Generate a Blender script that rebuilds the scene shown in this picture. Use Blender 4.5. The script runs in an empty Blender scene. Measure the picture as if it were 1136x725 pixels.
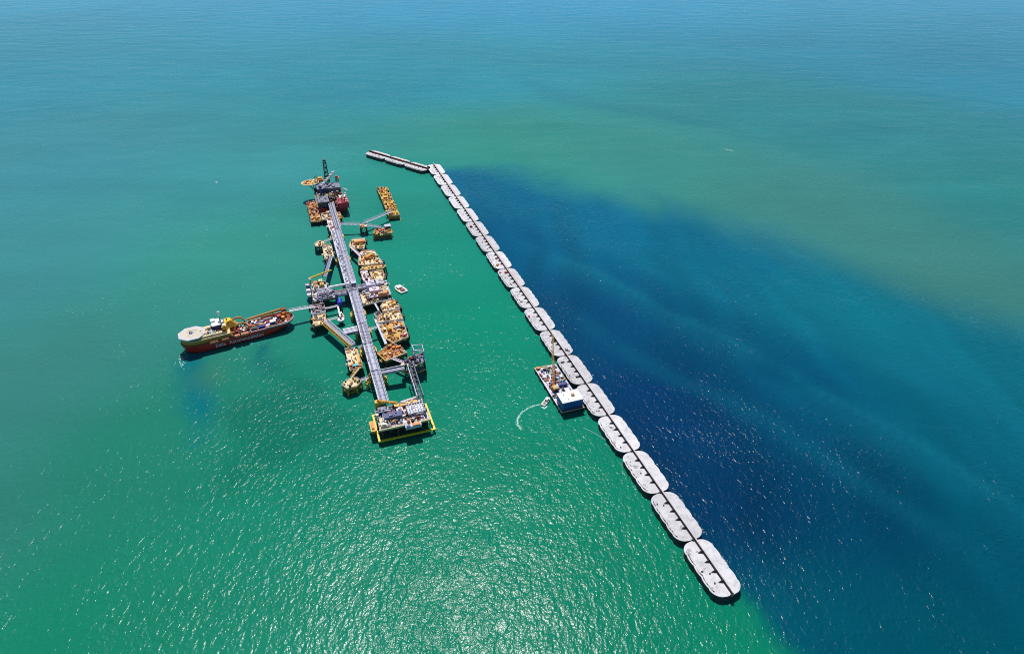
import bpy, bmesh, math, random
import numpy as np
from mathutils import Vector, Matrix
R = math.radians
sc = bpy.context.scene
col = sc.collection

# ------------------------------------------------------------------ camera, sky, sun
cam_d = bpy.data.cameras.new('camera'); cam = bpy.data.objects.new('camera', cam_d); col.objects.link(cam)
cam.location = (0, 0, 470.0)
cam.rotation_euler = (R(90 - 33.489), 0, 0)
cam_d.sensor_width = 36.0; cam_d.lens = 36.0 * 750.0 / 1136.0
cam_d.clip_start = 1.0; cam_d.clip_end = 200000.0
sc.camera = cam

SUN_EL, SUN_AZ = 61.0, -9.0            # azimuth clockwise from +Y (straight ahead of the camera)
w = bpy.data.worlds.new('World'); sc.world = w; w.use_nodes = True
wn = w.node_tree.nodes; wl = w.node_tree.links
bg = wn['Background']; bg.inputs['Strength'].default_value = 0.085
sky = wn.new('ShaderNodeTexSky'); sky.sky_type = 'NISHITA'; sky.sun_disc = False
sky.sun_elevation = R(SUN_EL); sky.sun_rotation = R(SUN_AZ); sky.altitude = 0
sky.air_density = 0.8; sky.dust_density = 0.0; sky.ozone_density = 4.0
wl.new(sky.outputs['Color'], bg.inputs['Color'])
sd = bpy.data.lights.new('sun', 'SUN'); sun = bpy.data.objects.new('sun', sd); col.objects.link(sun)
sd.energy = 4.3; sd.angle = R(0.55); sd.color = (1.0, 0.97, 0.93)
sv = Vector((math.sin(R(SUN_AZ)) * math.cos(R(SUN_EL)), math.cos(R(SUN_AZ)) * math.cos(R(SUN_EL)), math.sin(R(SUN_EL))))
sun.rotation_euler = sv.to_track_quat('Z', 'Y').to_euler(); sun.location = sv * 3000
vs = sc.view_settings; vs.view_transform = 'Standard'; vs.look = 'None'; vs.exposure = 0.0; vs.gamma = 1.0
vs.use_curve_mapping = False
sc.cycles.use_denoising = False; sc.cycles.filter_width = 1.0; sc.cycles.max_bounces = 6; sc.cycles.sample_clamp_direct = 1.8; sc.cycles.caustics_reflective = False; sc.cycles.caustics_refractive = False

# ------------------------------------------------------------------ site frame
# The breakwater and the pipe bridge of the terminal run parallel: the site frame has its origin at the near end of
# the breakwater, n across it (seaward positive) and s along it (away from the near end), in metres.
TH = R(18.86)
A0 = Vector((153.9, 376.6, 0.0)); SU = Vector((-math.sin(TH), math.cos(TH), 0)); SN = Vector((math.cos(TH), math.sin(TH), 0))
def W(n, s, z=0.0): return A0 + SN * n + SU * s + Vector((0, 0, z))
rng = random.Random(7)

# ------------------------------------------------------------------ materials
def mat(name, rgb, rough=0.55, var=0.12, scale=0.25, grime=0.0, grime_rgb=(0.10, 0.06, 0.035), metal=0.0, bump=0.0, unit_var=0.0):
    m = bpy.data.materials.new(name); m.use_nodes = True
    nt = m.node_tree; N = nt.nodes; L = nt.links; b = N['Principled BSDF']
    tc = N.new('ShaderNodeNewGeometry')
    no = N.new('ShaderNodeTexNoise'); no.inputs['Scale'].default_value = scale; no.inputs['Detail'].default_value = 5
    L.new(tc.outputs['Position'], no.inputs['Vector'])
    mp = N.new('ShaderNodeMapRange'); mp.inputs[1].default_value = 0.3; mp.inputs[2].default_value = 0.7
    mp.inputs[3].default_value = 1 - var; mp.inputs[4].default_value = 1 + var
    L.new(no.outputs['Fac'], mp.inputs[0])
    mx = N.new('ShaderNodeMix'); mx.data_type = 'RGBA'; mx.blend_type = 'MULTIPLY'; mx.inputs[0].default_value = 1
    mx.inputs[6].default_value = (*rgb, 1); L.new(mp.outputs[0], mx.inputs[7])
    out = mx.outputs[2]
    if grime > 0:
        n2 = N.new('ShaderNodeTexNoise'); n2.inputs['Scale'].default_value = scale * 2.3; n2.inputs['Detail'].default_value = 8
        n2.inputs['Roughness'].default_value = 0.7
        L.new(tc.outputs['Position'], n2.inputs['Vector'])
        r2 = N.new('ShaderNodeMapRange'); r2.inputs[1].default_value = 0.52; r2.inputs[2].default_value = 0.68
        r2.inputs[3].default_value = 0; r2.inputs[4].default_value = grime
        L.new(n2.outputs['Fac'], r2.inputs[0])
        m2 = N.new('ShaderNodeMix'); m2.data_type = 'RGBA'; L.new(r2.outputs[0], m2.inputs[0])
        L.new(out, m2.inputs[6]); m2.inputs[7].default_value = (*grime_rgb, 1); out = m2.outputs[2]
    if unit_var > 0:                          # every cast unit weathers a little differently
        oi = N.new('ShaderNodeObjectInfo'); r3 = N.new('ShaderNodeMapRange'); L.new(oi.outputs['Random'], r3.inputs[0])
        r3.inputs[3].default_value = 1 - unit_var; r3.inputs[4].default_value = 1 + unit_var * .5
        m3 = N.new('ShaderNodeMix'); m3.data_type = 'RGBA'; m3.blend_type = 'MULTIPLY'; m3.inputs[0].default_value = 1
        L.new(out, m3.inputs[6]); L.new(r3.outputs[0], m3.inputs[7]); out = m3.outputs[2]
    L.new(out, b.inputs['Base Color'])
    b.inputs['Roughness'].default_value = rough; b.inputs['Metallic'].default_value = metal
    if bump > 0:
        bp = N.new('ShaderNodeBump'); bp.inputs['Strength'].default_value = bump; bp.inputs['Distance'].default_value = 0.2
        L.new(no.outputs['Fac'], bp.inputs['Height']); L.new(bp.outputs['Normal'], b.inputs['Normal'])
    return m
M = {}
M['concrete'] = mat('pale_concrete', (0.64, 0.615, 0.625), 0.85, 0.14, 0.12, 0.7, (0.38, 0.35, 0.34), bump=0.1, unit_var=.14)
M['concrete_new'] = mat('fresh_concrete', (0.67, 0.65, 0.67), 0.85, 0.08, 0.10, 0.3, (0.50, 0.47, 0.46), unit_var=.10)
M['concrete_wet'] = mat('wet_concrete', (0.10, 0.10, 0.12), 0.5, 0.3, 0.3)
M['wall_concrete'] = mat('wave_wall_concrete', (0.56, 0.52, 0.51), 0.85, 0.15, 0.2)
M['formwork'] = mat('timber_formwork', (0.36, 0.22, 0.13), 0.8, 0.25, 0.4)
M['darkgear_shade'] = mat('dark_gear_and_wall_shade', (0.035, 0.035, 0.045), 0.8, 0.3, 0.4)  # dark gear, and the painted shade of the wave wall
M['rust'] = mat('rust', (0.25, 0.06, 0.03), 0.8, 0.3, 0.5)
M['yellow'] = mat('yellow_paint', (0.70, 0.40, 0.04), 0.45, 0.15, 0.4, 0.35, (0.32, 0.13, 0.03))
M['brightyellow'] = mat('bright_yellow_paint', (0.82, 0.58, 0.02), 0.45, 0.10, 0.3, 0.15, (0.4, 0.25, 0.05))
M['tan'] = mat('sand_deck', (0.60, 0.38, 0.12), 0.75, 0.15, 0.25, 0.45, (0.36, 0.20, 0.07))
M['cream'] = mat('cream_deck', (0.74, 0.60, 0.35), 0.7, 0.15, 0.3, 0.35, (0.42, 0.28, 0.12))
M['orange'] = mat('orange_paint', (0.68, 0.22, 0.025), 0.5, 0.18, 0.4, 0.3, (0.25, 0.08, 0.02))
M['rustdeck'] = mat('rusty_orange_deck', (0.52, 0.19, 0.06), 0.75, 0.25, 0.3, 0.5, (0.68, 0.47, 0.22))
M['ochre'] = mat('ochre_deck', (0.60, 0.36, 0.05), 0.7, 0.2, 0.3, 0.6, (0.28, 0.10, 0.04))
M['red'] = mat('red_paint', (0.52, 0.03, 0.028), 0.4, 0.12, 0.2)
M['hullred'] = mat('hull_red', (0.50, 0.03, 0.02), 0.35, 0.12, 0.1)
M['crimson'] = mat('crimson_module', (0.55, 0.03, 0.06), 0.5, 0.2, 0.4)
M['darkred'] = mat('dark_red_hull', (0.20, 0.015, 0.015), 0.5, 0.2, 0.3)
M['salmon'] = mat('salmon_lifeboat', (0.92, 0.33, 0.18), 0.4, 0.1, 0.4)
M['white'] = mat('white_paint', (0.80, 0.79, 0.80), 0.4, 0.06, 0.4, 0.12, (0.5, 0.42, 0.36))
M['grey'] = mat('galvanised_grey', (0.44, 0.44, 0.53), 0.5, 0.15, 0.5, 0.25, (0.22, 0.21, 0.25), metal=0.2)
M['lilac'] = mat('pale_grey_deck', (0.56, 0.56, 0.67), 0.6, 0.12, 0.4, 0.25, (0.38, 0.35, 0.42))
M['darkgrey'] = mat('dark_grey_roof', (0.07, 0.07, 0.085), 0.7, 0.2, 0.3, 0.3, (0.22, 0.2, 0.2))
M['slate'] = mat('slate_steel', (0.17, 0.18, 0.24), 0.6, 0.2, 0.4)
M['black'] = mat('black_rubber_and_shade', (0.012, 0.012, 0.014), 0.7, 0.2, 0.5)
M['pile'] = mat('pile_steel', (0.075, 0.055, 0.035), 0.7, 0.3, 0.5)
M['ypile'] = mat('yellow_pile', (0.55, 0.34, 0.04), 0.6, 0.2, 0.4, 0.4, (0.1, 0.06, 0.03))
M['navy'] = mat('navy_paint', (0.02, 0.03, 0.16), 0.4, 0.15, 0.4)
M['blue'] = mat('blue_paint', (0.03, 0.10, 0.36), 0.4, 0.1, 0.3)
M['cobalt'] = mat('cobalt_cover', (0.03, 0.04, 0.55), 0.5, 0.1, 0.3)
M['teal'] = mat('turquoise_paint', (0.08, 0.50, 0.50), 0.4, 0.1, 0.3)
M['green'] = mat('dark_green_steel', (0.02, 0.07, 0.045), 0.6, 0.3, 0.5)
M['olive'] = mat('olive_plant', (0.20, 0.19, 0.13), 0.7, 0.3, 0.5, 0.4, (0.03, 0.03, 0.03))
M['pinkwhite'] = mat('pinkish_white_paint', (0.80, 0.62, 0.66), 0.5, 0.12, 0.4)
M['glass'] = mat('dark_glass', (0.015, 0.02, 0.03), 0.08, 0.1, 0.3)
M['hullyellow'] = mat('hull_yellow', (0.44, 0.21, 0.02), 0.45, 0.12, 0.15)
M['helideck'] = mat('helideck_coating', (0.60, 0.56, 0.54), 0.7, 0.1, 0.2, 0.3, (0.48, 0.40, 0.28))
M['damp'] = mat('damp_concrete', (0.40, 0.37, 0.38), 0.8, 0.2, 0.4)
M['barge_and_shade'] = mat('barge_side_and_caisson_shade', (0.05, 0.045, 0.05), 0.6, 0.3, 0.3)  # barge hull, and the painted shade on the caisson sides

# ------------------------------------------------------------------ mesh builder
class MB:
    def __init__(s): s.v = []; s.f = []; s.mi = []; s.mats = []
    def _m(s, m):
        if m not in s.mats: s.mats.append(m)
        return s.mats.index(m)
    def add(s, vs_, fs, m):
        o = len(s.v); s.v += [tuple(v) for v in vs_]; k = s._m(m)
        for f in fs: s.f.append(tuple(o + i for i in f)); s.mi.append(k)
    def box(s, x, y, z, dx, dy, dz, m, rot=0.0):          # centre x,y and bottom z
        c, n = math.cos(rot), math.sin(rot); V = []
        for zz in (z, z + dz):
            for a, b in ((-1, -1), (1, -1), (1, 1), (-1, 1)):
                px, py = a * dx / 2, b * dy / 2; V.append((x + px * c - py * n, y + px * n + py * c, zz))
        s.add(V, [(3, 2, 1, 0), (4, 5, 6, 7), (0, 1, 5, 4), (1, 2, 6, 5), (2, 3, 7, 6), (3, 0, 4, 7)], m); return s
    def prism(s, poly, z0, z1, m, mtop=None, poly2=None):
        n = len(poly); p2 = poly2 or poly
        V = [(p[0], p[1], z0) for p in poly] + [(p[0], p[1], z1) for p in p2]
        s.add(V, [tuple(range(n))[::-1]] + [(i, (i + 1) % n, n + (i + 1) % n, n + i) for i in range(n)], m)
        s.add([(p[0], p[1], z1) for p in p2], [tuple(range(n))], mtop or m); return s
    def cyl(s, p0, p1, r, m, n=10, r1=None):
        p0, p1 = Vector(p0), Vector(p1); d = (p1 - p0).normalized()
        a = d.orthogonal().normalized(); b = d.cross(a); r1 = r if r1 is None else r1; V = []
        for p, rr in ((p0, r), (p1, r1)):
            for i in range(n):
                t = 2 * math.pi * i / n; V.append(p + a * (rr * math.cos(t)) + b * (rr * math.sin(t)))
        s.add(V, [tuple(range(n))[::-1], tuple(range(n, 2 * n))] + [(i, (i + 1) % n, n + (i + 1) % n, n + i) for i in range(n)], m); return s
    def beam(s, p0, p1, wd, h, m):
        p0, p1 = Vector(p0), Vector(p1); d = p1 - p0
        if d.length < 1e-6: return s
        d.normalize(); a = d.cross(Vector((0, 0, 1)))
        a = Vector((1, 0, 0)) if a.length < 1e-3 else a.normalized()
        b = a.cross(d); V = []
        for p in (p0, p1):
            for i, j in ((-1, -1), (1, -1), (1, 1), (-1, 1)): V.append(p + a * (i * wd / 2) + b * (j * h / 2))
        s.add(V, [(3, 2, 1, 0), (4, 5, 6, 7), (0, 1, 5, 4), (1, 2, 6, 5), (2, 3, 7, 6), (3, 0, 4, 7)], m); return s
    def ball(s, c, r, m, nu=12, nv=7, zs=1.0):
        V = []; F = []
        for j in range(nv + 1):
            ph = math.pi * j / nv
            for i in range(nu):
                t = 2 * math.pi * i / nu
                V.append((c[0] + r * math.sin(ph) * math.cos(t), c[1] + r * math.sin(ph) * math.sin(t), c[2] + zs * r * math.cos(ph)))
        for j in range(nv):
            for i in range(nu):
                F.append((j * nu + i, (j + 1) * nu + i, (j + 1) * nu + (i + 1) % nu, j * nu + (i + 1) % nu))
        s.add(V, F, m); return s
    def lattice(s, p0, p1, r, m, bays=8, t=0.35, r1=None):   # square lattice mast / boom
        p0, p1 = Vector(p0), Vector(p1); d = (p1 - p0).normalized()
        a = d.cross(Vector((0, 0, 1))); a = Vector((1, 0, 0)) if a.length < 1e-2 else a.normalized(); b = a.cross(d)
        r1 = r if r1 is None else r1; rings = []
        for k in range(bays + 1):
            f = k / bays; c = p0.lerp(p1, f); rr = r + (r1 - r) * f
            rings.append([c + a * (i * rr) + b * (j * rr) for i, j in ((-1, -1), (1, -1), (1, 1), (-1, 1))])
        for i in range(4): s.beam(rings[0][i], rings[-1][i], t, t, m)
        for k in range(bays):
            for i in range(4):
                s.beam(rings[k][i], rings[k + 1][(i + 1) % 4], t * .7, t * .7, m)
                s.beam(rings[k + 1][i], rings[k + 1][(i + 1) % 4], t * .7, t * .7, m)
        return s
    def build(s, name, parent=None, label=None, absolute=True, smooth=False):
        me = bpy.data.meshes.new(name)
        o0 = parent.get('_o') if parent is not None else None
        V = s.v
        if absolute and o0 is not None: V = [(v[0] - o0[0], v[1] - o0[1], v[2] - o0[2]) for v in V]
        me.from_pydata(V, [], s.f); me.update()
        for m in s.mats: me.materials.append(M[m])
        me.polygons.foreach_set('material_index', s.mi)
        if smooth: me.polygons.foreach_set('use_smooth', [True] * len(me.polygons))
        bm = bmesh.new(); bm.from_mesh(me); bmesh.ops.recalc_face_normals(bm, faces=bm.faces); bm.to_mesh(me); bm.free()
        ob = bpy.data.objects.new(name, me); col.objects.link(ob)
        if parent is not None:
            ob.parent = parent
            if o0 is not None: ob['_o'] = list(o0)
        if label: ob['label'] = label
        return ob

def thing(name, label, cat, n, s, z=0.0, rot=0.0, group=None):
    o = bpy.data.objects.new(name, None); col.objects.link(o)
    o.location = W(n, s, z); o.rotation_euler = (0, 0, TH + rot); o.empty_display_size = 2
    o['label'] = label; o['category'] = cat; o['_o'] = [n, s, z]
    if group: o['group'] = group
    return o
def copy_tree(o, parent=None):
    c = o.copy(); col.objects.link(c)
    if parent is not None: c.parent = parent
    for ch in list(o.children): copy_tree(ch, c)
    return c
def solo(ob, label, cat, group=None):
    ob['label'] = label; ob['category'] = cat
    if group: ob['group'] = group
    return ob

# ------------------------------------------------------------------ water
def vnoise(x, y, seed):
    xi = np.floor(x).astype(np.int64); yi = np.floor(y).astype(np.int64); fx = x - xi; fy = y - yi
    fx = fx * fx * (3 - 2 * fx); fy = fy * fy * (3 - 2 * fy)
    def h(a, b):
        q = (a * 374761393 + b * 668265263 + seed * 1442695041) & 0x7fffffff
        q = ((q ^ (q >> 13)) * 1274126177) & 0x7fffffff
        return ((q ^ (q >> 16)) & 0xffff) / 65535.0
    return (h(xi, yi) * (1 - fx) + h(xi + 1, yi) * fx) * (1 - fy) + (h(xi, yi + 1) * (1 - fx) + h(xi + 1, yi + 1) * fx) * fy
def fbm(x, y, seed, o=4):
    r = 0; a = .5; t = 0
    for k in range(o): r = r + a * vnoise(x * 2 ** k, y * 2 ** k, seed + k); t += a; a *= .5
    return r / t
def sm(e0, e1, x):
    t = np.clip((x - e0) / (e1 - e0), 0, 1); return t * t * (3 - 2 * t)
def lin(c): 
    c = np.array(c, float) / 255.0; return np.where(c <= .04045, c / 12.92, ((c + .055) / 1.055) ** 2.4)

# silt and painted-in sky sheen of the open water, given at places of the site (world x, y): sky reflection painted as blue far out and milky at left, green silt inside the harbour
SILT_AND_SKY = [  # x, y, rgb of silt with sky reflection (sRGB), reach
    (-3500, 3600, (40, 150, 176), 1.0), (0, 3800, (34, 146, 178), 1.0), (3500, 3600, (36, 144, 176), 1.0),
    (-1600, 2000, (44, 138, 152), 1.0), (-200, 2000, (38, 138, 150), 1.0), (1300, 2100, (34, 132, 152), 1.0),
    (-900, 1300, (58, 138, 146), 1.0), (-1000, 800, (56, 132, 138), 1.0), (-700, 900, (60, 136, 136), 1.0), (-500, 1250, (58, 142, 142), 1.0),
    (-560, 600, (58, 130, 122), 1.0), (-500, 400, (48, 122, 110), 1.0), (-330, 300, (20, 124, 94), 1.0), (-420, 900, (54, 142, 126), 1.0), (-350, 480, (34, 126, 102), 1.0),
    (-230, 480, (6, 128, 99), 1.0), (-60, 700, (6, 132, 103), 1.0), (-100, 950, (18, 138, 114), 1.0),
    (0, 420, (4, 128, 97), 1.0), (0, 280, (10, 122, 94), 1.0), (100, 350, (4, 124, 94), 1.0),
    (-190, 1180, (34, 142, 122), 1.0), (-40, 1450, (52, 140, 124), 1.0), (250, 1300, (56, 138, 126), 1.0),
    (520, 1080, (62, 130, 122), 1.0), (640, 850, (60, 124, 116), 1.0), (900, 1100, (38, 128, 124), 1.0),
    (1000, 700, (26, 112, 112), 1.0), (800, 1600, (40, 128, 130), 1.0)]
CLEAR = [
    (-90, 1180, (4, 98, 128)), (150, 1050, (4, 102, 130)), (-20, 950, (0, 80, 114)), (120, 750, (0, 66, 102)),
    (300, 900, (6, 102, 126)), (450, 760, (10, 110, 124)), (300, 600, (0, 74, 106)), (160, 560, (0, 50, 92)),
    (200, 420, (0, 46, 82)), (330, 420, (0, 60, 88)), (480, 520, (4, 94, 114)), (420, 400, (0, 80, 100)),
    (230, 300, (0, 80, 96)), (330, 280, (0, 78, 92)), (600, 500, (10, 106, 116)), (600, 380, (4, 94, 104)), (520, 640, (8, 104, 120))]
def idw(P, x, y, reach):
    num = np.zeros(x.shape + (3,)); den = np.zeros(x.shape)
    for p in P:
        sc_ = reach * (1 + max(0, p[1] - 300) / 900.0)
        d2 = ((x - p[0]) ** 2 + (y - p[1]) ** 2) / sc_ ** 2
        wgt = 1 / (d2 + .35) ** 2.2; num += wgt[..., None] * lin(p[2]); den += wgt
    return num / den[..., None]
def axis(lo, hi, step, far):
    a = list(np.arange(lo, hi + .1, step)); d = step; p = hi
    while p < far: d *= 1.25; p += d; a.append(p)
    d = step; p = lo; b = []
    while p > -far: d *= 1.25; p -= d; b.append(p)
    return np.array(b[::-1] + a)
def build_water():
    xs = axis(-1100, 1100, 9.0, 60000); ys = axis(100, 1700, 9.0, 60000)
    X, Y = np.meshgrid(xs, ys); nx, ny = len(xs), len(ys)
    rx, ry = X - A0.x, Y - A0.y
    n = rx * SN.x + ry * SN.y; s = rx * SU.x + ry * SU.y
    base = idw(SILT_AND_SKY, X, Y, 150.0) * .99; clear = idw(CLEAR, X, Y, 110.0)
    wob = (fbm(X / 160, Y / 160, 3) - .5); wob2 = (fbm(X / 45, Y / 45, 9) - .5)
    # seaward side of the wall: clear blue water, closed off by a silt front curving away from its far end
    fr = np.interp(n, [-20, 28, 100, 197, 338, 465, 505, 565, 700, 900], [940, 926, 860, 780, 610, 430, 310, 150, -150, -600])
    wx_ = fbm(n / 55 + wob * 2.5, s / 150, 17, 5) - .5
    d_front = fr - s + wob * 120 + wx_ * 150 * sm(20, 220, n) + wob2 * 18
    soft = np.interp(n, [0, 60, 200, 400, 520], [16, 60, 120, 190, 230])
    m_front = sm(-1, 1, d_front / soft)
    tail = np.interp(s, [-140, -60, 0, 20], [16, 7, 0, 0])
    edge = np.interp(s, [-140, -60, -10, 20], [16, 10, 5, 3])
    m_wall = sm(-1, 1, (n + 3 - tail + (wob2 * 26 + wob * 14) * sm(10, -40, s)) / edge)
    m = m_front * m_wall
    # pale threads of silt drifting inside the clear water
    c = base * (1 - m[..., None]) + clear * m[..., None]
    ss_ = [-200, -58, 101, 313, 469, 613, 760]
    for nn, wid, amt, ph in (([335, 299, 261, 179, 110, 35, -30], 6, .40, 0), ([318, 284, 246, 168, 100, 28, -35], 30, .30, 0), ([232, 205, 152, 62, 0, -60, -90], 16, .22, 1), ([470, 430, 372, 280, 200, 120, 60], 22, .22, 2)):
        tn = np.interp(s, ss_, nn) + (fbm(s / 130, s * 0 + ph * 7.3, 40 + ph) - .5) * 30 + wob2 * 6
        br = sm(.25, .6, fbm(s / 60, n / 60, 60 + ph)) * .7 + .3
        th = np.exp(-((n - tn) / wid) ** 2) * br * sm(25, 70, n) * m
        c = c + (th * amt)[..., None] * (lin((16, 112, 132)) - c)
    # filaments: mixing streaks stretched along the drift
    fa = (-s * .26 + n * .966); fb = (s * .966 + n * .26)
    fil = fbm(fa / 30 + wob * 3, fb / 260, 71, 5) - .5
    c = c * (1 + .38 * fil * m)[..., None]
    fil2 = fbm(X / 420 + wob, Y / 90, 75, 5) - .5
    c = c * (1 + .20 * fil2 * (1 - m))[..., None]
    # dark drifting streaks beyond the far end
    st = np.exp(-((s - (2080 - 1.55 * n + wob * 260)) / 90.0) ** 2) * sm(330, 420, n) * sm(760, 620, n)
    c = c + (st * .3)[..., None] * (lin((20, 108, 128)) - c)
    # clear water pushed up by the thrusters beside the ship, and a darker mottled patch below it
    q = n - (-413 + (407 - s) * .13)
    ss = np.exp(-((q + wob2 * 18) / 16.0) ** 2) * sm(440, 424, s) * sm(265, 345, s + wob2 * 70)
    c = c + (np.clip(ss * 1.1, 0, .9) )[..., None] * (lin((0, 110, 118)) - c)
    q = np.hypot((n + 335) / 75, (s - 300) / 95) + wob * 2.2 + wob2 * 1.8
    c = c + (sm(1.0, .2, q) * .40)[..., None] * (lin((0, 86, 72)) - c)
    q = n + 335 + wob2 * 20; 
    c = c + (np.exp(-(q / 9) ** 2) * sm(440, 420, s) * sm(330, 430, s) * .7)[..., None] * (lin((0, 92, 100)) - c)
    q = np.hypot((n + 395) / 40, (s - 385) / 55) + wob2 * 1.0
    c = c + (sm(1.0, .2, q) * .4)[..., None] * (lin((66, 124, 92)) - c)
    c = c * (1 + .10 * (fbm(X / 90, Y / 90, 21) - .5) + .10 * (fbm(X / 420, Y / 420, 31) - .5))[..., None]
    c = c * WATER['gain']
    me = bpy.data.meshes.new('sea_water')
    V = np.stack([X, Y, np.zeros_like(X)], -1).reshape(-1, 3)
    idx = np.arange(nx * ny).reshape(ny, nx)
    F = np.stack([idx[:-1, :-1], idx[:-1, 1:], idx[1:, 1:], idx[1:, :-1]], -1).reshape(-1, 4)
    me.vertices.add(len(V)); me.vertices.foreach_set('co', V.ravel())
    me.loops.add(F.size); me.loops.foreach_set('vertex_index', F.ravel())
    me.polygons.add(len(F)); me.polygons.foreach_set('loop_start', np.arange(0, F.size, 4)); me.polygons.foreach_set('loop_total', np.full(len(F), 4))
    me.update(); me.validate()
    at = me.attributes.new('silt_sky', 'FLOAT_COLOR', 'POINT')  # holds silt tones with the painted sky reflection
    at.data.foreach_set('color', np.concatenate([np.clip(c.reshape(-1, 3), 0, 1), np.ones((nx * ny, 1))], 1).astype(np.float32).ravel())
    o = bpy.data.objects.new('sea_water', me); col.objects.link(o); o['kind'] = 'structure'
    m_ = bpy.data.materials.new('sea_water'); m_.use_nodes = True; nt = m_.node_tree; N = nt.nodes; L = nt.links
    b = N['Principled BSDF']; a = N.new('ShaderNodeAttribute'); a.attribute_name = 'silt_sky'
    geo = N.new('ShaderNodeNewGeometry')
    def noise(scale, det, rough, vec=None, dist=0.0):
        k = N.new('ShaderNodeTexNoise'); k.inputs['Scale'].default_value = scale; k.inputs['Detail'].default_value = det
        k.inputs['Roughness'].default_value = rough; k.inputs['Distortion'].default_value = dist
        L.new(vec or geo.outputs['Position'], k.inputs['Vector']); return k.outputs['Fac']
    def math_(op, x, y):
        k = N.new('ShaderNodeMath'); k.operation = op
        for i, v in ((0, x), (1, y)):
            if isinstance(v, (int, float)): k.inputs[i].default_value = v
            else: L.new(v, k.inputs[i])
        return k.outputs[0]
    def ramp(v, a0, a1, b0, b1):
        k = N.new('ShaderNodeMapRange'); L.new(v, k.inputs[0])
        for i, q in enumerate((a0, a1, b0, b1)): k.inputs[i + 1].default_value = q
        return k.outputs[0]
    mapn = N.new('ShaderNodeMapping'); mapn.inputs['Rotation'].default_value = (0, 0, R(8)); mapn.inputs['Scale'].default_value = (.45, 1, 1)
    L.new(geo.outputs['Position'], mapn.inputs['Vector'])
    mapw = N.new('ShaderNodeMapping'); mapw.inputs['Rotation'].default_value = (0, 0, R(-24)); mapw.inputs['Scale'].default_value = (1, .6, 1)
    L.new(geo.outputs['Position'], mapw.inputs['Vector'])                # wind waves: crests longer than they are wide
    chop = noise(WATER['chop_scale'], 2.2, .5, mapw.outputs[0], .5)
    fine = noise(.36, 2, .5, None, .2)
    chop = math_('ADD', math_('MULTIPLY', chop, WATER['chop']), math_('MULTIPLY', fine, WATER['fine']))
    swell = noise(.022, 3, .5, mapn.outputs[0], .3)
    gust = ramp(noise(.006, 3, .5, None, .8), .35, .65, .65, 1.2)     # wind gusts roughen the water in patches
    vm = N.new('ShaderNodeVectorMath'); vm.operation = 'DISTANCE'; L.new(geo.outputs['Position'], vm.inputs[0]); vm.inputs[1].default_value = (0, 500, 0)
    near = ramp(vm.outputs['Value'], 500, 2600, 1.0, .12)              # sheltered water by the harbour carries the short chop
    slick = ramp(noise(.011, 4, .6, None, 1.5), .40, .58, .72, 1.0)    # slicks
    chop = math_('MULTIPLY', math_('MULTIPLY', chop, near), slick)
    h = math_('ADD', math_('MULTIPLY', chop, gust), math_('MULTIPLY', math_('MULTIPLY', swell, ramp(vm.outputs['Value'], 600, 2600, 1.0, 3.2)), WATER['swell']))
    bp = N.new('ShaderNodeBump'); bp.inputs['Strength'].default_value = 1.0; bp.inputs['Distance'].default_value = 1.0
    L.new(h, bp.inputs['Height']); L.new(bp.outputs['Normal'], b.inputs['Normal'])
    L.new(a.outputs['Color'], b.inputs['Base Color'])
    b.inputs['Roughness'].default_value = WATER['rough']; b.inputs['IOR'].default_value = 1.333
    b.inputs['Specular IOR Level'].default_value = WATER['spec']
    me.materials.append(m_)
    return o
WATER = dict(chop_scale=.185, chop=1.22, fine=.5, swell=.8, rough=.20, spec=.155, gain=.90)
build_water()

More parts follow.
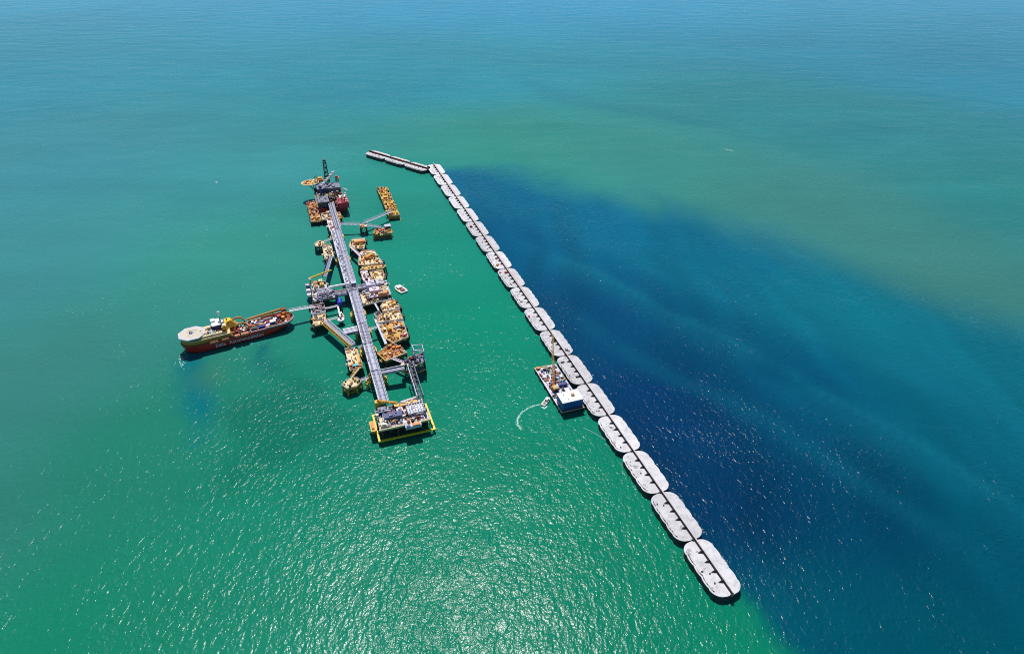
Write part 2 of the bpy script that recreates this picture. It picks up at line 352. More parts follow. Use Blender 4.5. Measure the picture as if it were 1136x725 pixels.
# ------------------------------------------------------------------ breakwater caissons
def caisson_outline(hw, hl, inset=0.0):
    """rounded ends, five bulging cells along either side"""
    P = []; r = 10.2; N = 72
    def side(sgn):
        out = []
        for i in range(N + 1):
            y = -hl + 2 * hl * i / N
            e = hl - abs(y)
            x = hw - 1.0 + 1.0 * abs(math.sin(math.pi * (y + hl) / (2 * hl) * 5)) ** .55
            if e < r: x = min(x, hw - .3 - r + math.sqrt(max(0, r * r - (r - e) ** 2)))
            out.append((sgn * (max(x, 1) - inset), y * (hl - inset) / hl))
        return out
    a = side(1); b = side(-1)[::-1]
    return a + b
PITCH = 55.98
def make_caisson(name, label, n, s, rot, kind, group):
    t = thing(name, label, 'caisson', n, s, 0, rot, group)
    hw, hl, ztop = 13.7, 27.4, 6.0
    b = MB(); o = caisson_outline(hw, hl); b.prism(o, -2.0, 1.1, 'concrete_wet'); b.prism(caisson_outline(hw, hl, .12), 1.1, ztop - .5, 'barge_and_shade')  # near-black colour stands in for shade on the concrete sides
    b.build('hull', t, absolute=False)
    b = MB(); b.prism(caisson_outline(hw, hl, -.05), ztop - .5, ztop, 'concrete' if kind != 'new' else 'concrete_new'); b.build('deck_slab', t, absolute=False)
    # parapet rail along the harbour edge
    b = MB()
    pts = [p for p in caisson_outline(hw, hl, 1.5) if p[0] < -hw + 3.5 and abs(p[1]) < 21]
    for p, q in zip(pts[::2], pts[2::2]): b.beam((p[0], p[1], ztop + .35), (q[0], q[1], ztop + .35), .35, .7, 'darkgear_shade' if rng.random() < .55 else 'concrete')
    if kind != 'new': b.build('edge_kerb', t, absolute=False)
    # wave wall and its buttresses
    wx = 1.4; hgt = 3.0
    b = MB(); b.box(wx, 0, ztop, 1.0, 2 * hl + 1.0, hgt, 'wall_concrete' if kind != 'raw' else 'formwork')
    b.box(wx - .56, 0, ztop + .02, .1, 2 * hl + .9, hgt - .1, 'darkgear_shade')  # dark strip paints the shade of the wall's harbour face
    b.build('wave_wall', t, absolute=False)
    k = 4
    for i in range(k):
        y = -14.6 + 9.9 * i
        L_ = 3.6 + rng.random() * .5
        b = MB()
        hb = .38; V = [(wx - .6, y - .45, ztop), (wx - .6, y + .45, ztop), (wx - .6, y + .45, ztop + 2.7), (wx - .6, y - .45, ztop + 2.7), (wx - .6 - L_, y - .45, ztop), (wx - .6 - L_, y + .45, ztop)]
        b.add(V, [(0, 1, 2, 3), (0, 3, 4), (1, 5, 2), (3, 2, 5, 4), (0, 4, 5, 1)], 'rust' if kind == 'raw' else 'darkgear_shade')  # near-black buttresses carry the same painted shade
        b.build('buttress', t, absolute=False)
    # steel frame bridging the joint to the next caisson
    b = MB()
    for q in (-1, 1):
        b.beam((wx - 2.4, -hl - .9 + q * .9, ztop + .3), (wx - 2.4 + 1.6, -hl - .9 - q * .9, ztop + 1.6), .3, .3, 'darkgear_shade')
    b.box(wx - 1.4, -hl - .6, ztop - .2, 1.5, 2.2, .5, 'darkgear_shade'); b.build('joint_frame', t, absolute=False)
    # damp stains left by standing water on the harbour half
    for i in range(rng.randint(4, 9)):
        x, y = rng.uniform(-11, -2), rng.uniform(-23, 23); rr = rng.uniform(.8, 2.4); el = rng.uniform(.5, 1.6); n_ = 12; b = MB(); zz = ztop + .012 + i * .004
        b.add([(x, y, zz)] + [(x + rr * rng.uniform(.55, 1.2) * math.cos(2 * math.pi * a / n_), y + rr * el * rng.uniform(.55, 1.2) * math.sin(2 * math.pi * a / n_), zz) for a in range(n_)], [(0, 1 + a, 1 + (a + 1) % n_) for a in range(n_)], 'damp'); b.build('damp_stain', t, absolute=False)
    for i in range(rng.randint(2, 5)):       # hatches and small gear left on the deck
        b = MB(); x = rng.uniform(-10, -4); y = rng.uniform(-20, 20)
        if rng.random() < .5: b.cyl((x, y, ztop), (x, y, ztop + .25), rng.uniform(.4, .8), rng.choice(['grey', 'darkgear_shade']), 10); b.cyl((x, y, ztop + .25), (x, y, ztop + .5), .25, 'darkgear_shade', 6); b.build('hatch', t, absolute=False)
        else:
            b.box(x, y, ztop, 1.2, .9, .7, rng.choice(['grey', 'darkgear_shade', 'wall_concrete']), rng.random()); b.box(x, y, ztop + .7, 1.3, 1.0, .12, 'darkgear_shade', 0); b.build('hatch', t, absolute=False)
    return t
ORD = ['first', 'second', 'third', 'fourth', 'fifth', 'sixth', 'seventh', 'eighth', 'ninth']
main_caissons = []
for i in range(18):                                           # 0 is the far end of the long wall
    k = 17 - i
    if k == 0: lab = 'white scalloped caisson standing free at the near end of the long breakwater'
    elif k == 17: lab = 'white caisson at the far end of the long breakwater, next to the short spur'
    elif k == 6: lab = 'white caisson with a dark frame and dark patch, just behind the crane barge'
    elif k == 5: lab = 'white caisson touching the blue cabin end of the crane barge'
    elif k == 7: lab = 'white caisson crossed by the long tan crane boom'
    elif k < 5: lab = 'white scalloped caisson, %s in line counted from the near end of the long wall' % ORD[k]
    elif k >= 9: lab = 'small white caisson, %s in line counted from the far end of the long wall' % ORD[i]
    else: lab = 'white caisson just past the tip of the crane boom in the long wall'
    t = make_caisson('caisson', lab, -1.5, (16.5 - i) * PITCH, 0, 'new' if i < 5 else 'plain', 'caissons of the long breakwater wall')
    main_caissons.append(t)
    if i in (2, 3, 4, 5, 6, 7, 8, 0, 1, 9):                   # lit timber walkway beside the wall on the far caissons
        b = MB(); b.box(2.3, 0, 8.4, .7, 54.5, .35, 'formwork'); b.build('timber_walkway', t, absolute=False)
def gear(ci, n, s, label, cat, name, fn, group=None):
    t = thing(name, label, cat, n, s, 4.6); fn(t); return t
# loose gear standing on the caissons
def c_s(i): return (16.5 - i) * PITCH
def spot(ci, dn, ds, rgb, label, name='gear_skid', cat='skid', sz=3.0):
    t = thing(name, label, cat, -1.5 + dn, c_s(ci) + ds, 6.0)
    b = MB(); b.box(0, 0, 0, sz, sz * .8, .3, 'darkgear_shade'); b.build('base_frame', t, absolute=False)
    b = MB(); b.box(-sz * .1, 0, .3, sz * .6, sz * .7, sz * .45, rgb); b.build('body', t, absolute=False)
    b = MB(); b.cyl((sz * .36, -sz * .3, .8), (sz * .36, sz * .3, .8), .5, rgb, 8); b.build('drum', t, absolute=False)
    return t
spot(5, -7.5, 8, 'rust', 'rusty brown skid on the small sixth caisson from the far end', sz=5)
spot(7, -7, -16, 'orange', 'orange skid near the harbour edge of the eighth caisson from the far end', sz=4)
spot(7, -2.5, 4, 'crimson', 'crimson skid against the wave wall of the eighth caisson from the far end', sz=3.2)
spot(8, -2.6, 15, 'crimson', 'long crimson skid by the wave wall of the ninth caisson from the far end', sz=4.2)
spot(8, -10, 18, 'salmon', 'salmon coloured skid at the harbour corner of the ninth caisson from the far end', sz=2.6)
spot(9, -8, -10, 'grey', 'grey skid on the tenth caisson from the far end, away from the wall', sz=3)
spot(10, -11, 9, 'crimson', 'small red skid at the harbour edge just before the crane boom caisson', sz=2.4)
# dark frame and dark patch on the caisson behind the crane barge
t = thing('lifting_frame', 'dark triangular lifting frame against the wave wall behind the crane barge', 'frame', -4.2, c_s(11) + 4, 6.0)
b = MB()
for p, q in (((-3, -3, .3), (2.4, -3, .3)), ((-3, -3, .3), (1.5, 4, .3)), ((2.4, -3, .3), (1.5, 4, .3)), ((-3, -3, .3), (.3, -1, 3.5)), ((2.4, -3, .3), (.3, -1, 3.5)), ((1.5, 4, .3), (.3, -1, 3.5))): b.beam(p, q, .9, .8, 'darkgear_shade')
b.build('strut_frame', t, absolute=False)
b = MB(); b.ball((.3, -1, 3.7), .7, 'darkgear_shade', 8, 5); b.build('lifting_eye', t, absolute=False)
t = thing('net_pile', 'dark heap of nets on the seaward half of the caisson behind the crane barge', 'net pile', 4.6, c_s(11) - 19.5, 6.0)
b = MB()
for k in range(26): b.ball((rng.gauss(0, 1.3), rng.gauss(0, 1.2), .25), rng.uniform(.5, .9), rng.choice(['darkgear_shade', 'black', 'slate']), 7, 5, .6)
b.build('heap', t, absolute=False)
t = thing('pipe_stack', 'short stack of dark pipes on the caisson next to the blue cabin', 'pipes', -9.5, c_s(12) + 16, 6.0)
for k in range(3):
    b = MB(); b.cyl((-2.2, -.8 + k * .8, .4), (2.2, -.5 + k * .8, .4), .38, 'darkgear_shade', 8); b.build('pipe', t, absolute=False)
t = thing('toolbox', 'dark steel toolbox by a buttress on the caisson next to the blue cabin', 'toolbox', -4.6, c_s(12) - 14, 6.0)
b = MB(); b.box(0, 0, 0, 2.6, 2.2, 1.3, 'darkgear_shade'); b.build('box_body', t, absolute=False); b = MB(); b.box(0, 0, 1.3, 2.8, 2.4, .25, 'slate'); b.build('lid', t, absolute=False)
# the spur beyond the far end
mid = (-62.5, 996.0); ang = math.atan2(.554, .832); du = (-.554, .832)
for k in range(3):
    q = (1 - k) * PITCH * .985
    lab = ['white caisson at the outer tip of the short spur', 'middle white caisson of the short three part spur', 'white caisson of the spur closest to the long wall'][k]
    make_caisson('caisson', lab, mid[0] + du[0] * q, mid[1] + du[1] * q, ang, 'raw', 'caissons of the short spur')
# floating line
b = MB(); pts = [(-29, 164), (-24, 157), (-18, 146), (-13.5, 136)]
for p, q in zip(pts, pts[1:]): b.cyl(W(p[0], p[1], .15), W(q[0], q[1], .15), .22, 'lilac', 6)
solo(b.build('mooring_line'), 'thin pale floating line leading to the fourth caisson from the near end', 'line')

# ------------------------------------------------------------------ terminal: building blocks
def inset(poly, d):
    cx = sum(p[0] for p in poly) / len(poly); cy = sum(p[1] for p in poly) / len(poly); out = []
    for x, y in poly:
        L_ = math.hypot(x - cx, y - cy); out.append((cx + (x - cx) * (1 - d / L_), cy + (y - cy) * (1 - d / L_)))
    return out
def rect(n0, s0, n1, s1): return [(n0, s0), (n1, s0), (n1, s1), (n0, s1)]
def inside(p, poly):
    r = False; j = len(poly) - 1
    for i in range(len(poly)):
        xi, yi = poly[i]; xj, yj = poly[j]
        if (yi > p[1]) != (yj > p[1]) and p[0] < (xj - xi) * (p[1] - yi) / (yj - yi) + xi: r = not r
        j = i
    return r
def rails(poly, z, m='lilac', h=1.1, skip=()):
    b = MB(); n = len(poly)
    for i in range(n):
        if i in skip: continue
        p, q = poly[i], poly[(i + 1) % n]
        for hh in (h, h * .5): b.beam((p[0], p[1], z + hh), (q[0], q[1], z + hh), .16, .16, m)
        L_ = math.hypot(q[0] - p[0], q[1] - p[1]); k = max(1, int(L_ / 3))
        for j in range(k): f = j / k; b.beam((p[0] + (q[0] - p[0]) * f, p[1] + (q[1] - p[1]) * f, z), (p[0] + (q[0] - p[0]) * f, p[1] + (q[1] - p[1]) * f, z + h), .14, .14, m)
    return b
def unit(T, x, y, z, k, m, m2, rot=0.0, f=1.0):
    """one piece of fixed plant on a deck"""
    b = MB(); c, s_ = math.cos(rot), math.sin(rot)
    P = lambda a, d, h: (x + (a * c - d * s_) * f, y + (a * s_ + d * c) * f, z + h * f)
    if k == 0:
        b.box(*P(0, 0, 0), 3.4 * f, 2.4 * f, .3 * f, 'pile', rot); b.box(*P(-.3, 0, .3), 2.6 * f, 2.1 * f, 2.1 * f, m, rot)
        b.box(*P(-.3, 0, 2.4), 2.8 * f, 2.3 * f, .2 * f, m2, rot); b.cyl(P(1.3, .5, .3), P(1.3, .5, 2.9), .22 * f, m2, 7); nm = 'equipment_cabinet'
    elif k == 1:
        for a in (-1.3, 1.3): b.box(*P(a, 0, 0), .5 * f, 1.8 * f, .9 * f, 'pile', rot)
        b.cyl(P(-2.3, 0, 1.5), P(2.3, 0, 1.5), 1.05 * f, m, 12); b.cyl(P(0, 0, 2.4), P(0, 0, 3.0), .3 * f, m2, 8); nm = 'storage_tank'
    elif k == 2:
        for d in (-1.2, -.4, .4, 1.2): b.cyl(P(-2.6, d, .8), P(2.6, d, .8), .27 * f, m if d < 0 else m2, 7)
        for a in (-1.8, 0, 1.8):
            b.box(*P(a, 0, 0), .3 * f, 3.0 * f, .55 * f, 'pile', rot); b.cyl(P(a, -.4, .8), P(a, -.4, 1.9), .25 * f, 'crimson' if a == 0 else m2, 7)
        nm = 'pipe_manifold'
    elif k == 3:
        b.box(*P(0, 0, 0), 4.2 * f, 2.2 * f, .25 * f, 'pile', rot); b.box(*P(-.8, 0, .25), 2.4 * f, 2.0 * f, 1.9 * f, m, rot)
        b.box(*P(1.2, 0, .25), 1.4 * f, 1.7 * f, 1.2 * f, m2, rot); b.cyl(P(-1.4, .6, 2.1), P(-1.4, .6, 3.3), .2 * f, 'pile', 6); nm = 'generator_unit'
    elif k == 4:
        b.cyl(P(0, 0, 0), P(0, 0, .5), 1.1 * f, 'pile', 10); b.cyl(P(0, 0, .5), P(0, 0, 2.4), .85 * f, m, 10, .6 * f)
        b.beam(P(-1.6, 0, 1.6), P(1.6, 0, 2.2), .5 * f, .5 * f, m2); nm = 'mooring_hook'
    else:
        b.box(*P(0, 0, 0), 6.0 * f, 2.4 * f, 2.5 * f, m, rot)
        for a in (-2.4, -1.2, 0, 1.2, 2.4): b.box(*P(a, 0, .1), .25 * f, 2.5 * f, 2.48 * f, m2, rot)
        nm = 'container_unit'
    return b.build(nm, T, absolute=T.get('_abs', 1) == 1)
PAL_TAN = ['tan', 'cream', 'yellow', 'orange', 'white', 'ochre', 'ochre', 'orange', 'rustdeck', 'rust']
PAL_GREY = ['lilac', 'grey', 'white', 'pinkwhite', 'slate', 'cream', 'lilac', 'crimson']
PAL_WARM = ['orange', 'rustdeck', 'yellow', 'cream', 'rust', 'crimson', 'ochre']
def clutter(T, poly, z, count, pal, seed, f=(.7, 1.25), kinds=(0, 1, 2, 3, 4, 5), rot=None):
    r = random.Random(seed); q = inset(poly, 2.6); xs = [p[0] for p in q]; ys = [p[1] for p in q]; done = []; tries = 0
    while len(done) < count and tries < count * 40:
        tries += 1; p = (r.uniform(min(xs), max(xs)), r.uniform(min(ys), max(ys)))
        if not inside(p, q): continue
        ff = r.uniform(*f)
        if any(math.hypot(p[0] - a, p[1] - b_) < 2.6 * (ff + fo) * .8 for a, b_, fo in done): continue
        done.append((p[0], p[1], ff)); k = r.choice(kinds)
        unit(T, p[0], p[1], z, k, r.choice(pal), r.choice(pal), (rot if rot is not None else 0) + r.choice([0, math.pi / 2]), ff)
def deck_gear(T, poly, z, pal, seed, dens=.055, pad=1.0, zmax=3.4, size=1.45):
    # small hatches, valves, cable boxes and curbs scattered over a deck, too many to count
    r = random.Random(seed + 900); q = inset(poly, pad); xs = [p[0] for p in q]; ys = [p[1] for p in q]; b = MB()
    area = (max(xs) - min(xs)) * (max(ys) - min(ys)); P = list(pal) + ['slate', 'pile', 'pile', 'black', 'black', 'rustdeck', 'orange', 'rust']
    for k in range(int(area * dens)):
        p = (r.uniform(min(xs), max(xs)), r.uniform(min(ys), max(ys)))
        if not inside(p, q): continue
        m = r.choice(P); t = r.random(); a = r.choice([0, 0, 1.571, r.random()])
        if t < .55: b.box(p[0], p[1], z, size * r.uniform(.5, 2.6), size * r.uniform(.5, 2.0), r.uniform(.25, zmax), m, a)
        elif t < .8:
            L_ = r.uniform(1.5, 4.5); b.cyl((p[0] - L_ * math.cos(a) / 2, p[1] - L_ * math.sin(a) / 2, z + .5), (p[0] + L_ * math.cos(a) / 2, p[1] + L_ * math.sin(a) / 2, z + .5), r.uniform(.18, .4), m, 6)
        else: b.cyl((p[0], p[1], z), (p[0], p[1], z + r.uniform(.6, 2.6)), r.uniform(.25, .7), m, 7)
    o = b.build('deck_gear', T, absolute=T.get('_abs', 1) == 1); o['kind'] = 'stuff'; return o
def piles(T, poly, z, m='pile', r=.9, n=None, dn=1.5, batter=.12):
    cx = sum(p[0] for p in poly) / len(poly); cy = sum(p[1] for p in poly) / len(poly); q = inset(poly, dn)
    for x, y in (q if n is None else n):
        b = MB(); b.cyl((x + (x - cx) * batter, y + (y - cy) * batter, -3), (x, y, z), r, m, 10); b.build('pile', T)
def platform(name, label, cat, poly, z, deck='tan', edge='yellow', th=2.0, pal=PAL_TAN, count=5, seed=1, group=None, rail='lilac', pm='pile', f=(.7, 1.25), extra=None, fender=None, rot=None, brace=True, stain=True):
    cx = sum(p[0] for p in poly) / len(poly); cy = sum(p[1] for p in poly) / len(poly)
    T = thing(name, label, cat, cx, cy, 0, 0, group)
    b = MB(); b.prism(inset(poly, .5), z - th, z - .9, pm if pm == 'pile' else 'rustdeck'); b.prism(poly, z - .9, z - .25, edge); b.prism(inset(poly, .35), z - .25, z, deck); b.build('deck', T)
    rails(inset(poly, .3), z, rail).build('railing', T)
    piles(T, poly, z - th, pm)
    if brace:
        b = MB(); q = inset(poly, 1.5); n = len(q)
        for i in range(n):
            p, k = q[i], q[(i + 1) % n]; b.beam((p[0], p[1], z - th - .6), (k[0], k[1], 1.2), .5, .5, pm); b.beam((p[0], p[1], 2.0), (k[0], k[1], 2.0), .6, .6, pm)
        b.build('bracing', T)
    b = MB(); r = random.Random(seed + 50); q = inset(poly, 1.2); n = len(q)
    for i in range(n):                                            # pipe runs just inside the edge
        p, k = q[i], q[(i + 1) % n]
        if r.random() < .7: b.cyl((p[0], p[1], z + .5), (k[0], k[1], z + .5), .3, r.choice(['lilac', 'white', 'orange', edge]), 7)
    if b.v: b.build('pipe_run', T)
    deck_gear(T, poly, z, pal, seed)
    if count: clutter(T, poly, z, count, pal, seed, f, rot=rot)
    r = random.Random(seed + 77); n = len(poly)
    for i in range(n):                                            # little landings bolted to the sides
        p, k = poly[i], poly[(i + 1) % n]; L_ = math.hypot(k[0] - p[0], k[1] - p[1])
        if L_ < 7 or r.random() < .35: continue
        f_ = r.uniform(.2, .8); x, y = p[0] + (k[0] - p[0]) * f_, p[1] + (k[1] - p[1]) * f_; a = math.atan2(k[1] - p[1], k[0] - p[0])
        o_ = r.uniform(.8, 1.6); x += math.sin(a) * o_; y -= math.cos(a) * o_; zl = z - r.uniform(.3, 3.5)
        b = MB(); b.box(x, y, zl, r.uniform(2.5, 5.5), 3.0, .4, r.choice([edge, deck, 'cream', 'slate']), a)
        b.box(x, y, zl + .4, r.uniform(.8, 2.2), 1.4, r.uniform(.8, 2.2), r.choice(pal), a); b.beam((x, y, zl - 3), (x - math.sin(a) * o_, y + math.cos(a) * o_, zl), .3, .3, pm)
        b.build('side_landing', T)
    if fender:
        for (x, y, a) in fender:
            b = MB(); b.box(x, y, z - 7.2, 1.6, 5.2, 6.6, 'black', a); b.box(x, y, z - .7, 2.6, 6.4, .9, 'black', a)
            for d in (-1.6, 1.6): b.cyl((x - 2.4, y + d, z - 4), (x - .6, y + d, z - 4), 1.2, 'black', 10)
            b.build('fender_panel', T)
    return T
def walkway(name, label, p0, p1, m='white', wd=2.2, h=2.4, cat='walkway', deck='lilac', group=None, sides=None, dw=None):
    mid_ = [(a + b_) / 2 for a, b_ in zip(p0, p1)]
    T = thing(name, label, cat, mid_[0], mid_[1], mid_[2], 0, group); T['_o'] = list(mid_)
    b = MB(); b.beam(p0, p1, dw or wd, .35, deck); b.build('deck', T)
    d = Vector(p1) - Vector(p0); L_ = d.length; side = Vector((d.y, -d.x, 0)).normalized(); k = max(2, int(L_ / (h * 1.15)))
    for sg in (-1, 1):
        b = MB(); o = side * (sg * wd / 2); up = Vector((0, 0, h)); P = [Vector(p0).lerp(Vector(p1), i / k) + o for i in range(k + 1)]
        t = max(.22, wd * .07); mm = m if sides is None else sides[(sg + 1) // 2]
        b.beam(P[0], P[-1], t * 1.5, t * 1.5, mm); b.beam(P[0] + up, P[-1] + up, t * 1.5, t * 1.5, mm)
        for i in range(k):
            b.beam(P[i], P[i + 1] + up if i % 2 == 0 else P[i + 1], t, t, mm) if i % 2 == 0 else b.beam(P[i] + up, P[i + 1], t, t, mm)
            b.beam(P[i + 1], P[i + 1] + up, t, t, mm)
        b.build('truss_side', T)
    return T

# ------------------------------------------------------------------ pipe bridge (a line of spans on jackets)
def span(label, n0, n1, s0, s1, z, left_w, seed, pipes=6, wide=False):
    T = thing('pipe_bridge', label, 'pipe bridge', (n0 + n1) / 2, (s0 + s1) / 2, 0, 0, 'spans of the long grey pipe bridge')
    r = random.Random(seed); L_ = s1 - s0
    b = MB(); b.prism(rect(n0, s0, n1, s1), z - .9, z, 'grey', 'lilac'); b.build('deck', T)
    for nn in (n0 + .2, n1 - .2):
        b = MB(); k = max(3, int(L_ / 5.5))
        for zz in (z + 2.6, z - 3.4): b.beam((nn, s0, zz), (nn, s1, zz), .45, .45, 'lilac')
        for i in range(k):
            a, c = s0 + L_ * i / k, s0 + L_ * (i + 1) / k
            b.beam((nn, a, z - 3.4 if i % 2 else z + 2.6), (nn, c, z + 2.6 if i % 2 else z - 3.4), .35, .35, 'lilac'); b.beam((nn, c, z - 3.4), (nn, c, z + 2.6), .35, .35, 'lilac')
        b.build('truss_side', T)
    # rack of pipes on the right hand part of the deck
    x = n0 + left_w + .6; wdt = n1 - x - .8
    for i in range(pipes):
        px = x + wdt * (i + .5) / pipes; rr = r.choice([.28, .38, .5, .62])
        b = MB(); zz = z + r.choice([.8, .8, 1.7])
        b.cyl((px, s0 + .5, zz), (px, s1 - .5, zz), rr, r.choice(['lilac', 'white', 'grey', 'lilac', 'slate', 'lilac']), 8); b.build('pipe', T)
    b = MB(); k = int(L_ / 6)
    for i in range(k + 1):
        yy = s0 + .3 + (L_ - .6) * i / k
        b.beam((x - .3, yy, z + .3), (n1 - .4, yy, z + .3), .35, .5, 'slate'); b.beam((x - .3, yy, z), (x - .3, yy, z + 2.4), .3, .3, 'grey')
        if i % 2 == 0: b.beam((x - .3, yy, z + 2.4), (n1 - .4, yy, z + 2.4), .3, .3, 'lilac')
    b.build('pipe_support', T)
    b = MB()                                                         # cable tray and small junction boxes beside the walkway
    b.box(x - .9, (s0 + s1) / 2, z + .1, 1.7, L_ - 1, .8, 'slate')
    for i in range(int(L_ / 4)):
        yy = r.uniform(s0 + 1, s1 - 1); b.box(n0 + r.uniform(.8, max(1.2, left_w - .6)), yy, z, r.uniform(.5, 1.3), r.uniform(.5, 1.6), r.uniform(.4, 1.3), r.choice(['white', 'grey', 'pinkwhite', 'lilac', 'cream', 'slate', 'crimson']))
    b.build('cable_tray', T)
    if wide:
        for i in range(int(L_ / 5)):
            unit(T, n0 + r.uniform(2, left_w - 1.5), s0 + 3 + (L_ - 6) * (i + r.random() * .5) / max(1, int(L_ / 5)), z, r.choice([0, 2, 3, 5, 2]), r.choice(['lilac', 'white', 'pinkwhite', 'grey', 'lilac']), r.choice(['grey', 'white', 'slate']), r.choice([0, math.pi / 2]), r.uniform(.6, .95))
    return T
ZB = 19.0
span('topmost narrow span of the pipe bridge, running out from under the rig', -217, -208, 684, 790, ZB, 2.2, 11, 7)
span('broad span of the pipe bridge with plant along its left half, nearest the rig', -225, -209.5, 604, 683, ZB, 8.0, 12, 6, True)
span('broad span of the pipe bridge just above the cross bridge', -225, -210, 508, 603, ZB, 7.2, 13, 6, True)
span('span of the pipe bridge just below the cross bridge', -223.3, -211.3, 405, 486, ZB, 3.6, 14, 6)
span('short span of the pipe bridge beside the grey pipe bundle', -223.3, -212.2, 359, 404, ZB, 3.2, 15, 6)
span('span of the pipe bridge between the yellow platform and the lattice platform', -223.2, -212.4, 304, 358, ZB, 3.0, 16, 6)
span('lowest span of the pipe bridge, landing on the yellow edged platform', -223.2, -212.8, 246, 303, ZB, 3.0, 17, 6)
# crossing node above the cross bridge
T = thing('bridge_junction', 'dark raised junction where the cross bridge meets the long pipe bridge', 'junction', -217.5, 497, 0, 0)
b = MB(); b.box(-217.5, 497, ZB - 2.5, 15, 20, 2.5, 'slate'); b.build('deck', T)
b = MB()
for i in range(5): b.cyl((-224 + i * 3, 487.4, ZB + 1.3), (-224 + i * 3, 506.6, ZB + 1.3), .5, ['lilac', 'grey', 'slate', 'lilac', 'grey'][i], 8)
for i in range(4): b.cyl((-224.6, 490 + i * 4, ZB + 2.4), (-210.4, 490 + i * 4, ZB + 2.4), .45, ['white', 'slate', 'lilac', 'grey'][i], 8)
b.build('pipe_crossing', T)
b = MB(); b.box(-214, 501, ZB + 2.4, 6, 6, 2.8, 'darkgrey'); b.box(-214, 501, ZB + 5.2, 6.5, 6.5, .3, 'grey'); b.build('switch_room', T)
for a, c in ((-223, 489), (-212, 489), (-223, 505), (-212, 505)):
    b = MB(); b.cyl((a, c, -3), (a, c, ZB - 2.5), 1.0, 'pile', 10); b.build('pile', T)
def jacket(n, s, label, m='ypile', wn=11.0, ws=6.0, spread=4.5):
    T = thing('bridge_jacket', label, 'bridge jacket', n, s, 0, 0, 'jackets carrying the pipe bridge')
    C = []
    for a, c in ((-1, -1), (1, -1), (1, 1), (-1, 1)):
        top = Vector((n + a * wn / 2, s + c * ws / 2, ZB - 3.5)); bot = Vector((n + a * (wn / 2 + spread), s + c * (ws / 2 + 1.2), -3)); C.append((top, bot))
        b = MB(); b.cyl(bot, top, .95, m, 10); b.cyl(bot.lerp(top, .62), bot.lerp(top, .66), 1.6, 'brightyellow', 10); b.build('pile', T)
    b = MB()
    for i in range(4):
        (t0, b0), (t1, b1) = C[i], C[(i + 1) % 4]; b.beam(t0, b1.lerp(t1, .2), .55, .55, m); b.beam(b0.lerp(t0, .2), b1.lerp(t1, .2), .55, .55, m)
    b.build('bracing', T)
    for sg in (-1, 1):
        b = MB(); x = n + sg * (wn / 2 + spread * .55); b.box(x, s, 7.0, 3.4, ws + 3, .5, 'yellow'); b.box(x, s, 7.5, 1.6, 1.6, 1.3, 'cream'); b.beam((x, s - 2, 7.5), (x, s - 2, 9), .3, .3, 'yellow'); b.build('landing', T)
    return T
jacket(-212.5, 745, 'jacket under the topmost narrow span near the rig', wn=8)
jacket(-216.5, 683, 'jacket under the dark joint where the bridge widens', wn=13)
jacket(-217, 604, 'jacket under the middle of the broad upper part of the bridge', wn=13)
jacket(-217.3, 448, 'yellow jacket under the span just below the cross bridge')
jacket(-217.5, 404, 'jacket beside the grey pipe bundle on the left of the bridge')
jacket(-217.7, 362, 'jacket near the upper end of the long yellow platform on the left')
jacket(-218, 303, 'yellow jacket where the right hand link bridge leaves the long bridge', spread=7, wn=12)

# ------------------------------------------------------------------ rig at the far end of the bridge
T = thing('offshore_rig', 'dark roofed red rig with tall lattice derrick at the far end of the bridge', 'offshore rig', -210, 828, 0)
b = MB(); b.prism(rect(-233, 782, -187, 874), 5, 15, 'darkred', 'darkgrey'); b.build('hull', T)
b = MB()
for i in range(9): b.box(-229 + i * 2.4, 781.4, 6.5, 1.0, .5, 6.5, 'red')
for i in range(5): b.box(-197 + i * 2.2, 781.4, 6.5, 1.0, .5, 6.5, 'red')
b.build('hull_ribs', T)
for (x0, y0, x1, y1, z0, z1, m, nm) in ((-232, 786, -215, 812, 15, 24, 'darkgrey', 'plant_room'), (-229, 838, -212, 866, 15, 27, 'darkgrey', 'plant_room'),
        (-211, 842, -190, 866, 15, 25, 'slate', 'plant_room'), (-231, 815, -222, 836, 15, 20, 'olive', 'mud_module'), (-220, 818, -207, 836, 15, 19, 'olive', 'mud_module'),
        (-201, 780, -184, 804, 12, 21, 'crimson', 'red_module'), (-196, 806, -186, 818, 15, 20, 'white', 'crew_cabin')):
    b = MB(); b.box((x0 + x1) / 2, (y0 + y1) / 2, z0, x1 - x0, y1 - y0, z1 - z0, m)
    b.box((x0 + x1) / 2, (y0 + y1) / 2, z1, x1 - x0 + .6, y1 - y0 + .6, .35, 'slate' if m == 'darkgrey' else m)
    r = random.Random(int(x0 * 3 + y0))
    for i in range(8): b.box(r.uniform(x0 + 2, x1 - 2), r.uniform(y0 + 2, y1 - 2), z1 + .35, r.uniform(1, 3), r.uniform(1, 3), r.uniform(.5, 1.8), r.choice({'darkgrey': ['slate', 'darkgrey', 'grey'], 'slate': ['darkgrey', 'slate', 'grey'], 'olive': ['olive', 'cream', 'black', 'grey'], 'crimson': ['white', 'pinkwhite', 'crimson', 'red'], 'white': ['white', 'cream', 'grey']}[m]))
    b.build(nm, T)
deck_gear(T, rect(-232, 783, -188, 873), 15, ['olive', 'black', 'rust', 'cream', 'grey', 'crimson'], 77, .12, zmax=6)
r = random.Random(5)
for i in range(26):
    unit(T, r.uniform(-229, -190), r.uniform(812, 840), 15 + r.choice([0, 0, 4]), r.choice([0, 1, 2, 3]), r.choice(['olive', 'cream', 'grey', 'white', 'black', 'rust', 'green']), r.choice(['black', 'olive', 'cream', 'grey']), r.choice([0, 1.57]), r.uniform(.7, 1.2))
